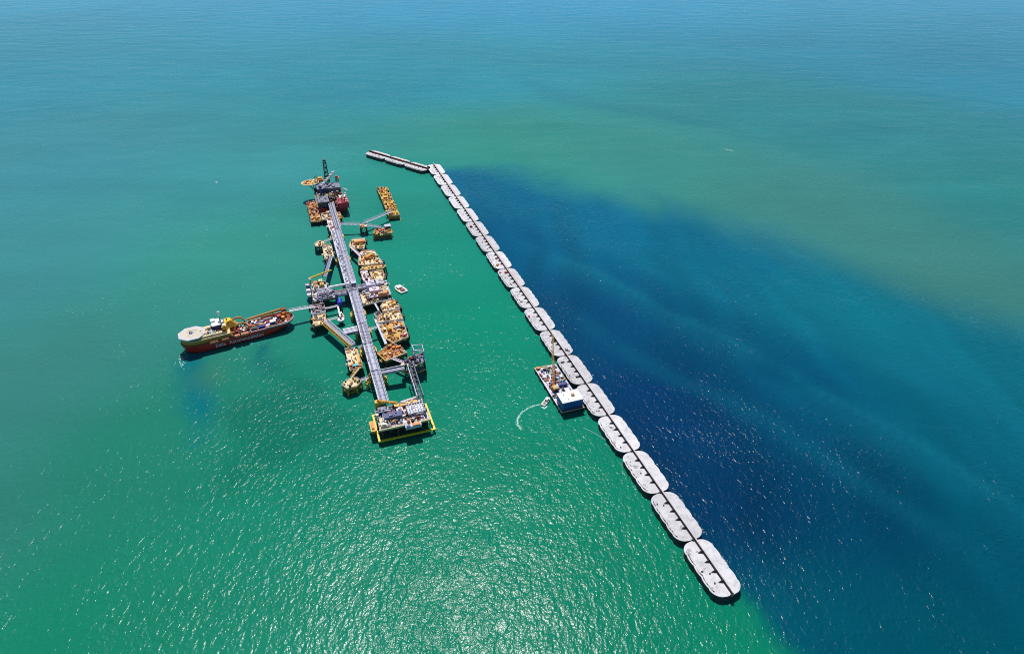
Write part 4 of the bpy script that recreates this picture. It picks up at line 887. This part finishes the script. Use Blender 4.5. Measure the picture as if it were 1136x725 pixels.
for k, (x, y, a, c, h, m, m2) in enumerate(((-213, 224, 18, 7, 5, 'slate', 'navy'), (-190, 227, 16, 10, 4, 'lilac', 'white'), (-197, 238, 24, 4, 4, 'tan', 'yellow'), (-222, 235, 8, 8, 5, 'navy', 'slate'), (-205, 231, 6, 6, 4, 'rustdeck', 'pinkwhite'), (-224, 219, 6, 12, 2.5, 'white', 'cream'))):
    b = MB(); b.box(x, y, 15.5, a, c, h, m); b.box(x, y, 15.5 + h, a + .5, c + .5, .3, m2)
    for i in range(7): b.box(x + rng.uniform(-a / 2.6, a / 2.6), y + rng.uniform(-c / 2.6, c / 2.6), 15.8 + h, rng.uniform(.8, 2.2), rng.uniform(.8, 2.2), rng.uniform(.5, 1.6), rng.choice([m, m2, 'white', 'slate', 'lilac']))
    b.build('process_module', T)
b = MB()
for k in range(7): b.beam((-198 + k * 2.8, 217, 22.5), (-198 + k * 2.8, 233, 22.5), .5, .5, 'lilac'); b.beam((-198 + k * 2.8, 217, 15.5), (-198 + k * 2.8, 217, 22.5), .4, .4, 'grey')
for k in range(5): b.beam((-198, 217 + k * 4, 22.9), (-181, 217 + k * 4, 22.9), .45, .45, 'white'); b.beam((-181, 217 + k * 4, 15.5), (-181, 217 + k * 4, 22.5), .4, .4, 'grey')
b.build('steel_frame', T)
b = MB()
for k in range(8): b.cyl((-227 + k * 2.1, 214, 16.6 + (k % 3) * .8), (-227 + k * 2.1, 233, 16.6 + (k % 3) * .8), .4, ['white', 'slate', 'lilac', 'grey'][k % 4], 7)
b.build('pipe_run', T)
b = MB(); b.cyl((-202, 240, 20), (-184, 243.5, 20), 1.5, 'pinkwhite', 12); b.build('storage_tank', T)
b = MB(); b.box(-225, 246, 15.5, 5, 5, 8, 'yellow'); b.box(-222, 245, 21, 7, 3, 2.5, 'brightyellow', -.5); b.lattice((-224, 246, 24), (-206, 236, 24), .8, 'yellow', 8, .45); b.build('deck_crane', T)
b = MB(); b.prism(rect(-237, 216, -231.5, 232), 8, 11, 'orange', 'yellow'); b.box(-234.5, 224, 11, 2.4, 10, 1.6, 'orange'); b.build('side_landing', T)

# ------------------------------------------------------------------ ship
SHIP_N, SHIP_S, SHIP_A = -361.5, 452.5, R(9.0)
T = thing('accommodation_ship', 'red and yellow accommodation ship with a white octagonal helideck over one end', 'ship', SHIP_N, SHIP_S, 0, SHIP_A); T['_abs'] = 0; T.scale = (1, 1, 1.13)
def hull_ring(x0, x1, hb, rb, rs, n=40):
    P = []
    for i in range(n + 1):
        x = x0 + (x1 - x0) * (1 - math.cos(math.pi * i / n)) / 2
        y = hb
        if x < x0 + rb: y = hb * math.sqrt(max(0, 1 - ((x0 + rb - x) / rb) ** 2)) ** 1.1
        if x > x1 - rs: y = hb * math.sqrt(max(0, 1 - ((x - x1 + rs) / rs) ** 2))
        P.append((x, y))
    return P
def loft(levels, m, cap=None, n=40):
    b = MB(); rings = []
    for (z, x0, x1, hb, rb, rs) in levels:
        u = hull_ring(x0, x1, hb, rb, rs, n); rings.append([(x, -y, z) for x, y in u] + [(x, y, z) for x, y in u[::-1][1:-1]])
    k = len(rings[0]); V = [v for r_ in rings for v in r_]; F = []
    for j in range(len(rings) - 1):
        for i in range(k): F.append((j * k + i, j * k + (i + 1) % k, (j + 1) * k + (i + 1) % k, (j + 1) * k + i))
    b.add(V, F, m); b.add(rings[-1], [tuple(range(k))], cap or m); b.add(rings[0], [tuple(range(k))[::-1]], m)
    return b
loft([(-2, -60, 48, 12.6, 22, 34), (0, -62, 52, 13.2, 22, 30), (4, -64, 60, 13.6, 20, 22), (8.6, -65.5, 65.5, 13.8, 17, 15)], 'hullred', 'hullred').build('hull', T, absolute=False, smooth=False)
b = loft([(-1.5, -61.4, 49.4, 13.05, 22, 32), (0.9, -62.6, 54.1, 13.42, 21.6, 28.4)], 'black'); b.build('boot_stripe', T, absolute=False)
b = loft([(8.6, 12, 65.7, 13.9, 1.5, 15), (9.9, 12, 66.0, 14.0, 1.5, 15)], 'red', 'rust'); b.build('stern_bulwark', T, absolute=False)
b = MB(); u = hull_ring(12, 66.0, 14.0, 1.5, 15)
for sg in (-1, 1):
    q = [(x, sg * y) for x, y in u]
    for p, k in zip(q, q[1:]):
        if p[0] > 30: b.beam((p[0], p[1], 10.6), (k[0], k[1], 10.6), .5, 1.5, 'pinkwhite' if sg < 0 else 'orange')
        else: b.beam((p[0], p[1], 10.1), (k[0], k[1], 10.1), .5, .45, 'pinkwhite')
b.build('bulwark_cap', T, absolute=False)
b = loft([(8.6, -65.5, 11.9, 13.78, 17, 1), (10.3, -65.9, 11.9, 13.85, 17, 1)], 'hullred', 'rustdeck'); b.build('forecastle', T, absolute=False)
b = loft([(10.3, -65.6, 2, 13.75, 17, 1), (10.9, -65.7, 2, 13.75, 17, 1)], 'black'); b.build('black_band', T, absolute=False)
b = loft([(10.9, -65, -8, 13.6, 17, 1), (14.6, -63, -10, 13.4, 15, 1)], 'hullyellow', 'cream'); b.build('superstructure', T, absolute=False)
b = MB(); q = hull_ring(-63, -10, 13.4, 15, 1)
for sg in (-1, 1):
    for p, k in zip(q, q[1:]): b.beam((p[0], sg * p[1], 15), (k[0], sg * k[1], 15), .7, .8, 'cream')
b.build('deck_rail', T, absolute=False)
b = loft([(14.6, -45, -14, 11.5, 4, 1), (17.6, -44, -15, 11.3, 4, 1)], 'cream', 'cream'); b.build('upper_deckhouse', T, absolute=False)
b = MB()
P = [(-51 + 16.2 * math.cos(math.pi / 8 + k * math.pi / 4), .5 + 15.6 * math.sin(math.pi / 8 + k * math.pi / 4)) for k in range(8)]
b.prism(P, 17.9, 19.0, 'white', 'helideck'); b.build('helideck', T, absolute=False)
hd = T.children[-1]
b = MB(); o_, i_ = [], []
for k in range(32): a = 2 * math.pi * k / 32; o_.append((-51 + 8.0 * math.cos(a), .5 + 8.0 * math.sin(a), 19.06)); i_.append((-51 + 6.9 * math.cos(a), .5 + 6.9 * math.sin(a), 19.06))
b.add(o_ + i_, [(k, (k + 1) % 32, 32 + (k + 1) % 32, 32 + k) for k in range(32)], 'brightyellow')
for q in ((-1.6, 0, .9, 5), (1.6, 0, .9, 5), (0, 0, 2.4, .9)): b.box(-51 + q[0], .5 + q[1], 19.06 if q[2] < 2 else 19.07, q[2], q[3], .02, 'white')
mk = b.build('helideck_marking', hd, absolute=False)
b = MB()
for a, c in ((-9, -9), (9, -9), (-9, 9), (9, 9), (0, -11), (0, 11)): b.beam((-51 + a, .5 + c, 17.9), (-50 + a * .8, .5 + c * .75, 14.6), .7, .7, 'hullyellow')
b.build('helideck_support', T, absolute=False)
hcp = thing('helicopter', 'small white helicopter parked on the octagonal helideck of the ship', 'helicopter', SHIP_N + math.cos(SHIP_A) * -51.5 - math.sin(SHIP_A) * 1, SHIP_S + math.sin(SHIP_A) * -51.5 + math.cos(SHIP_A) * 1, 19.07 * 1.13, SHIP_A)
b = MB(); b.ball((0, 0, 1.5), 1.5, 'white', 12, 8, .75); b.ball((-1.2, 0, 1.4), 1.0, 'glass', 10, 6, .8); b.build('fuselage', hcp, absolute=False)
b = MB(); b.cyl((1, 0, 1.8), (6, 0, 2.1), .5, 'white', 8, .18); b.box(6, 0, 1.8, .8, .15, 1.6, 'red'); b.build('tail_boom', hcp, absolute=False)
b = MB()
for a in range(4): b.beam((0, 0, 2.9), (4.8 * math.cos(a * 1.571 + .5), 4.8 * math.sin(a * 1.571 + .5), 2.9), .35, .07, 'darkgear_shade')
b.cyl((0, 0, 2.4), (0, 0, 3.0), .2, 'darkgear_shade', 6); b.build('rotor', hcp, absolute=False)
for sg in (-1, 1):
    b = MB(); b.beam((-1.6, sg * .9, .12), (1.8, sg * .9, .12), .15, .2, 'slate'); b.beam((0, sg * .9, .2), (0, sg * .5, 1.0), .14, .14, 'slate'); b.build('skid', hcp, absolute=False)
# bridge, mast, funnels
b = MB(); b.box(-23, 4, 17.6, 9, 15, 5.2, 'navy'); b.box(-23, 4, 22.8, 10, 16, .6, 'white'); b.box(-25.6, 8, 23.4, 5, 6, 1.6, 'white'); b.build('wheelhouse', T, absolute=False)
b = MB(); b.cyl((-17, 7, 17.6), (-17, 7, 31), .8, 'white', 9, .5); b.ball((-17, 7, 32.2), 1.9, 'white', 12, 8); b.box(-17, 4, 26, 1.6, 6, .8, 'slate'); b.box(-16, 2, 22, 4, 5, 2.4, 'white'); b.build('mast', T, absolute=False)
b = MB(); b.prism([(-14, -3), (0, 2), (0, 12), (-14, 12)], 14.6, 21.5, 'yellow', 'brightyellow', [(-13, 1), (-6, 4), (-6, 11), (-13, 11)]); b.cyl((-10, 7, 21.5), (-10, 7, 23.5), 1.0, 'ochre', 10); b.build('funnel', T, absolute=False)
b = MB(); b.prism([(-18, -9), (-13, -9), (-11, 2), (-16, 2)], 14.6, 22, 'yellow', 'yellow'); b.box(-15, -6, 22, 3, 4, 1.4, 'white'); b.build('side_funnel', T, absolute=False)
b = MB(); b.box(-29, -5, 17.6, 7, 6, 1.0, 'teal'); b.box(-29, -5, 18.6, 4, 3.6, .5, 'white'); b.build('pool_tank', T, absolute=False)
for k in range(12):
    unit(T, -42 + (k % 6) * 3.1 + rng.uniform(-1, 1), -8 + (k // 6) * 9 + rng.uniform(-2, 4), 17.6, rng.choice([0, 1, 3]), rng.choice(['white', 'cream', 'orange', 'crimson', 'slate', 'pinkwhite']), rng.choice(['white', 'slate', 'cream']), 0, rng.uniform(.5, .85))
# orange arches (frames of the motion compensated gangway tower) amidships
for (yy, xx) in ((7.5, 1.5), (-7.5, 3.5)):
    b = MB(); pv = None
    for k in range(15):
        a = math.pi * k / 14; p = (xx - 8.2 * math.cos(a), yy, 12.5 + 8.5 * math.sin(a))
        if pv: b.beam(pv, p, 1.5, 1.4, 'orange')
        pv = p
    b.box(xx - 8.2, yy, 8.6, 1.8, 2.2, 4, 'hullyellow'); b.box(xx + 8.2, yy, 8.6, 1.8, 2.2, 4, 'orange'); b.build('orange_arch', T, absolute=False)
b = MB(); b.box(1, 0, 10.3, 20, 25, .4, 'teal'); b.build('green_deck', T, absolute=False)
b = MB()
for k in range(10): b.box(-5 + rng.uniform(-2, 12), rng.uniform(-11, -5), 10.7, rng.uniform(1.5, 4), rng.uniform(1.5, 3.4), rng.uniform(1, 3), rng.choice(['white', 'crimson', 'pinkwhite', 'white', 'rust', 'orange']), rng.random())
b.build('winch_gear', T, absolute=False)
b = MB(); b.box(31, 0, 8.65, 37, 24.5, .3, 'rustdeck', 0); b.box(31, -10.6, 8.95, 36, 2.6, .12, 'pinkwhite'); b.box(26, 4.5, 8.95, 30, 4, .12, 'pinkwhite'); b.build('cargo_deck', T, absolute=False)
deck_gear(T, [(13, -11), (58, -10), (60, 10), (13, 11)], 8.95, ['white', 'white', 'blue', 'crimson', 'pinkwhite', 'teal', 'navy', 'orange'], 300, .2, zmax=3, size=1.8)
deck_gear(T, [(-8, -12), (12, -12), (11, 12), (-8, 12)], 10.7, ['white', 'crimson', 'teal', 'orange', 'pinkwhite'], 301, .2, size=1.5)
deck_gear(T, [(-36, -11), (-14, -11), (-14, 11), (-36, 11)], 17.6, ['white', 'cream', 'slate', 'crimson', 'teal'], 302, .12)
b = MB(); b.beam((13, 12.4, 13.0), (57, 12.0, 16.0), 1.9, 1.8, 'orange'); b.beam((13, 11.6, 13.9), (57, 11.2, 16.9), .5, .5, 'yellow')
for x in (16, 30, 44, 55): b.beam((x, 12.2, 9), (x, 12.2, 13.6), .9, .9, 'ochre')
b.build('stowed_crane_boom', T, absolute=False)
b = MB(); b.cyl((57, 8, 9.9), (57, 8, 15.5), 2.2, 'orange', 12); b.box(57, 8, 15.5, 6, 6, 2.6, 'rust'); b.box(56, 4, 9.9, 4, 5, 6, 'orange'); b.build('crane_pedestal', T, absolute=False)
for k, x in enumerate((-30, -17.5, -3.5, 5)):
    b = MB(); L_ = (9.5, 8.5, 6, 8)[k]; b.box(x, -14.9, 9.8, L_, 3.2, 1.5, 'salmon'); b.box(x, -14.8, 11.3, L_ - 1.2, 2.3, .6, 'salmon'); b.build('lifeboat', T, absolute=False)
for k, x in enumerate((16, 20.5, 26)):
    b = MB(); b.box(x, -13.75, 6.4, 2.4, .3, 1.0, 'slate'); b.build('side_port', T, absolute=False)
# hull lettering on the side facing away from the far terminal
def text_mesh(txt, size, m, name, parent, loc, rot):
    cu = bpy.data.curves.new(name, 'FONT'); cu.body = txt; cu.size = size; cu.extrude = .04; cu.offset = .05; cu.align_x = 'CENTER'; cu.space_character = 1.12
    ob = bpy.data.objects.new('tmp', cu); col.objects.link(ob); dg = bpy.context.evaluated_depsgraph_get()
    me = bpy.data.meshes.new_from_object(ob.evaluated_get(dg)); bpy.data.objects.remove(ob); bpy.data.curves.remove(cu)
    me.name = name; me.materials.clear(); me.materials.append(M[m]); o2 = bpy.data.objects.new(name, me); col.objects.link(o2)
    o2.parent = parent; o2.location = loc; o2.rotation_euler = rot; return o2
text_mesh('Edda  Accommodation', 5.4, 'white', 'hull_lettering', T, (-2, -13.95, 2.6), (R(88), 0, 0))
# cargo standing on the ship
def ship_xy(x, y): return SHIP_N + math.cos(SHIP_A) * x - math.sin(SHIP_A) * y, SHIP_S + math.sin(SHIP_A) * x + math.cos(SHIP_A) * y
def container(x, y, z, m, label, dx=6.1, dy=2.6, dz=2.7, name='cargo_container', cat='container', roof=None):
    n, s = ship_xy(x, y); t = thing(name, label, cat, n, s, z * 1.13, SHIP_A)
    b = MB(); b.box(0, 0, 0, dx, dy, dz, m)
    k = int(dx / .8)
    for i in range(k): b.box(-dx / 2 + .4 + i * (dx - .8) / max(1, k - 1), 0, .15, .25, dy + .12, dz - .3, m)
    b.build('body', t, absolute=False)
    b = MB(); b.box(0, 0, dz, dx + .05, dy + .05, .12, roof or m); b.build('roof', t, absolute=False)
    b = MB(); b.box(dx / 2 + .06, 0, .2, .1, dy * .9, dz - .4, 'slate'); b.build('door', t, absolute=False); return t
container(17.5, -8, 8.95, 'navy', 'dark green blue container on the ship, just right of the arches', 7, 5, 3.2, roof='green')
container(26, -8, 8.95, 'cobalt', 'deep blue container on the ship cargo deck, middle of the near row', 7.5, 5, 3.4, roof='navy')
container(33.5, -7.5, 8.95, 'cream', 'low cream container at the right end of the near row on the ship', 4.5, 4, 1.8, roof='pinkwhite')
container(40.5, -4.5, 8.95, 'blue', 'light blue container with a white roof towards the stern of the ship', 7, 6, 4.2, roof='white')
container(44, 1, 8.95, 'teal', 'small turquoise container behind the light blue one on the ship', 4, 4, 3.4, roof='white')
container(14, 0, 8.95, 'crimson', 'red container near the orange arches on the ship', 3.6, 4, 2.8)
container(24, 1, 8.95, 'darkgrey', 'dark low container with a white lid on the ship', 6.5, 3.4, 2.0, roof='slate')
container(36, 7, 8.95, 'navy', 'navy container along the far side of the ship', 9, 3.4, 2.4, roof='slate')
container(49.5, 2.5, 9.9, 'crimson', 'crimson container close to the stern crane of the ship', 4.4, 5, 4.6, roof='crimson')
n_, s_ = ship_xy(53.5, -2.5); t = thing('cargo_tank', 'upright bright orange tank close to the stern crane of the ship', 'tank', n_, s_, 9.9 * 1.13, SHIP_A)
b = MB(); b.cyl((0, 0, .4), (0, 0, 4.2), 2.4, 'orange', 14); b.ball((0, 0, 4.2), 2.4, 'yellow', 14, 6, .35); b.build('tank_body', t, absolute=False)
b = MB(); b.box(0, 0, 0, 4.6, 4.6, .4, 'pile'); b.build('base', t, absolute=False)
walkway('ship_gangway', 'long white gangway from the stern of the red ship to the terminal', (*ship_xy(63, 5), 16.5), (-270, 470, 15), 'white', 3.0, 2.4, 'gangway', 'white')

# ------------------------------------------------------------------ crane barge at the breakwater
T = thing('crane_barge', 'flat construction barge moored against the caissons of the long wall', 'barge', -30, 229, 0)
b = MB(); b.prism([(-43, 189), (-16.5, 189), (-16.5, 271), (-43, 271)], -1.5, 3.6, 'barge_and_shade', 'lilac'); b.build('hull', T)
b = MB(); b.beam((-42.6, 190, 3.9), (-42.6, 271, 3.9), .9, .8, 'pinkwhite'); b.beam((-42.6, 270.6, 3.9), (-26, 270.6, 3.9), .9, .9, 'yellow'); b.beam((-42.6, 189.4, 3.9), (-17, 189.4, 3.9), .8, .8, 'cream'); b.build('bulwark', T)
b = MB(); b.prism(rect(-39, 236, -31, 266), 3.6, 3.75, 'pinkwhite'); b.prism(rect(-30, 240, -27, 266), 3.6, 3.76, 'teal'); b.build('deck_plate', T)
b = MB(); b.box(-30, 198, 3.6, 23, 17, 1.6, 'barge_and_shade'); b.box(-30, 198.6, 5.2, 23, 16.6, 9.8, 'blue'); b.build('deckhouse', T); dh = T.children[-1]
b = MB(); b.box(-30, 198.6, 15.0, 24, 17.6, .7, 'white'); b.build('roof', dh)
b = MB(); b.box(-27, 199, 15.7, 3.4, 3.0, 1.6, 'tan'); b.box(-27, 199, 17.3, 2, 2, .5, 'orange'); b.build('roof_unit', dh)
for x, y in ((-36, 202), (-34, 194)): b = MB(); b.cyl((x, y, 15.7), (x, y, 16.8), .5, 'grey', 8); b.build('roof_vent', dh)
for k in range(6): b = MB(); b.box(-38.5 + k * 3.4, 190.26, 10.4, 1.5, .12, 1.1, 'glass'); b.build('window', dh)
for k in range(6): b = MB(); b.box(-38.5 + k * 3.4, 190.26, 6.8, 1.5, .12, 1.1, 'glass'); b.build('window', dh)
for k in range(4): b = MB(); b.box(-41.52, 193 + k * 3.4, 9.4, .12, 1.5, 1.1, 'glass'); b.build('window', dh)
for k in range(16):
    unit(T, rng.uniform(-41, -19), rng.uniform(212, 266), 3.76, rng.choice([0, 1, 2, 3, 4]), rng.choice(['white', 'blue', 'navy', 'teal', 'orange', 'cream', 'crimson', 'grey']), rng.choice(['white', 'slate', 'orange', 'navy']), rng.choice([0, 1.57]), rng.uniform(.6, 1.0))
b = MB(); b.box(-40, 268, 3.6, 4, 3, 2.6, 'orange'); b.cyl((-40, 266.4, 5), (-40, 269.6, 5), 1.2, 'yellow', 10); b.build('anchor_winch', T)
for x, y in ((-42.2, 192), (-42.2, 268), (-17, 192)): b = MB(); b.cyl((x, y, 3.6), (x, y, 5.0), .5, 'orange', 8); b.build('bollard', T)
for k in range(6): b = MB(); b.cyl((-43.5, 196 + k * 14, 1), (-43.5, 196 + k * 14, 3), .8, 'black', 8); b.build('tyre_fender', T)
deck_gear(T, rect(-42, 210, -18, 269), 3.77, ['white', 'navy', 'orange', 'grey', 'teal', 'blue', 'cream'], 310, .14, zmax=2.5)
C_ = thing('crawler_crane', 'orange and tan crawler crane on the barge, its boom leaning over the wall', 'crane', -36, 227, 3.76)
b = MB()
for sg in (-1, 1): b.box(-36 + sg * 2.6, 227, 3.76, 1.4, 8.4, 1.4, 'black')
b.box(-36, 227, 4.2, 4, 5, .9, 'slate'); b.build('crawler_track', C_)
b = MB(); b.box(-36, 225.6, 5.1, 4.6, 8.6, 3.0, 'orange'); b.box(-36, 222, 5.2, 4.8, 2, 3.4, 'black'); b.box(-34.6, 229.4, 5.6, 1.6, 2.4, 2.6, 'yellow'); b.box(-36, 225.4, 8.1, 3.6, 5.6, .5, 'yellow'); b.build('superstructure', C_)
tip = Vector((-20.0, 276.0, 42.0)); foot = Vector((-36, 229.6, 6.2))
b = MB(); b.lattice(foot, foot.lerp(tip, .28), .9, 'orange', 5, .42, 1.25); b.lattice(foot.lerp(tip, .28), tip, 1.25, 'tan', 16, .36, .8); b.build('boom', C_)
b = MB(); b.beam((-36, 222.4, 11.5), tip, .14, .14, 'darkgear_shade'); b.beam((-36, 224, 8.4), (-36, 222.4, 11.6), .4, .4, 'orange'); b.build('stay_rope', C_)
b = MB(); b.beam(tip, tip - Vector((0, 0, 22)), .14, .14, 'darkgear_shade'); b.box(tip.x, tip.y, tip.z - 24, 1, 1, 2, 'yellow'); b.build('hook_block', C_)
bc = thing('cargo_box', 'blue box on the barge between the crane and the white roofed deckhouse', 'container', -24.5, 231, 3.76)
b = MB(); b.box(0, 0, 0, 9, 4, 3.2, 'blue'); b.build('body', bc, absolute=False); b = MB(); b.box(0, 0, 3.2, 9.2, 4.2, .25, 'navy'); b.build('lid', bc, absolute=False)
bc = thing('cargo_box', 'pinkish white crate in a dark frame behind the deckhouse of the barge', 'container', -24.5, 219, 3.76)
b = MB(); b.box(0, 0, 0, 7, 7.5, 3.4, 'black'); b.build('body', bc, absolute=False); b = MB(); b.box(0, 0, 3.4, 5.4, 5.8, .5, 'pinkwhite'); b.build('lid', bc, absolute=False)
small_boat('white work boat turning off the corner of the crane barge, trailing a curved wake', -50.5, 214.5, R(-50), L_=15, Wd=5.2, stripe='white', cover='lilac')

# ------------------------------------------------------------------ foam
def foam(name, label, pts, w0, w1, count, seed):
    r = random.Random(seed); b = MB(); L_ = len(pts) - 1
    for k in range(count):
        f = r.random() ** .8 * L_; i = min(int(f), L_ - 1); f -= i
        p = (pts[i][0] + (pts[i + 1][0] - pts[i][0]) * f, pts[i][1] + (pts[i + 1][1] - pts[i][1]) * f); g = (i + f) / L_
        wd = w0 + (w1 - w0) * g; c = W(p[0] + r.gauss(0, wd * .35), p[1] + r.gauss(0, wd * .35), 0); rr = r.uniform(.15, .5) * (.6 + wd * .12); z = .01 + .05 * r.random()
        n = 6; V = [(c.x + rr * r.uniform(.6, 1.3) * math.cos(2 * math.pi * a / n), c.y + rr * r.uniform(.6, 1.3) * math.sin(2 * math.pi * a / n), z) for a in range(n)]
        b.add([(c.x, c.y, z + .05)] + V, [(0, 1 + a, 1 + (a + 1) % n) for a in range(n)], 'foam')
    o = b.build(name); o['kind'] = 'stuff'; o['label'] = label; return o
M['foam'] = mat('sea_foam', (0.60, 0.76, 0.70), 0.9, 0.05, 0.5)
foam('wake_foam', 'thin curved white wake behind the small work boat', [(-54, 212.4), (-60, 213.5), (-66, 213), (-73, 211.5), (-80, 208), (-85.5, 203), (-89, 198), (-91.5, 190), (-90, 183)], .9, 2.0, 430, 1)
foam('wash_foam', 'white ball of foam under the stern of the small work boat', [(-55.5, 207.5), (-53.8, 209.5)], 3.6, 3.6, 260, 2)
foam('wake_foam', 'short white streak of foam on the open water beyond the wall', [(598, 862), (610, 845)], 1.5, 4.0, 130, 3)
foam('wake_foam', 'single white fleck of foam on the open water far left of the rig', [(-402, 1010), (-400, 1003)], 2.5, 2.5, 60, 4)
foam('bow_foam', 'broken white foam along the water at the helideck end of the ship', [(-424, 431), (-430, 428), (-428, 420), (-424, 412)], 5, 9, 40, 5)
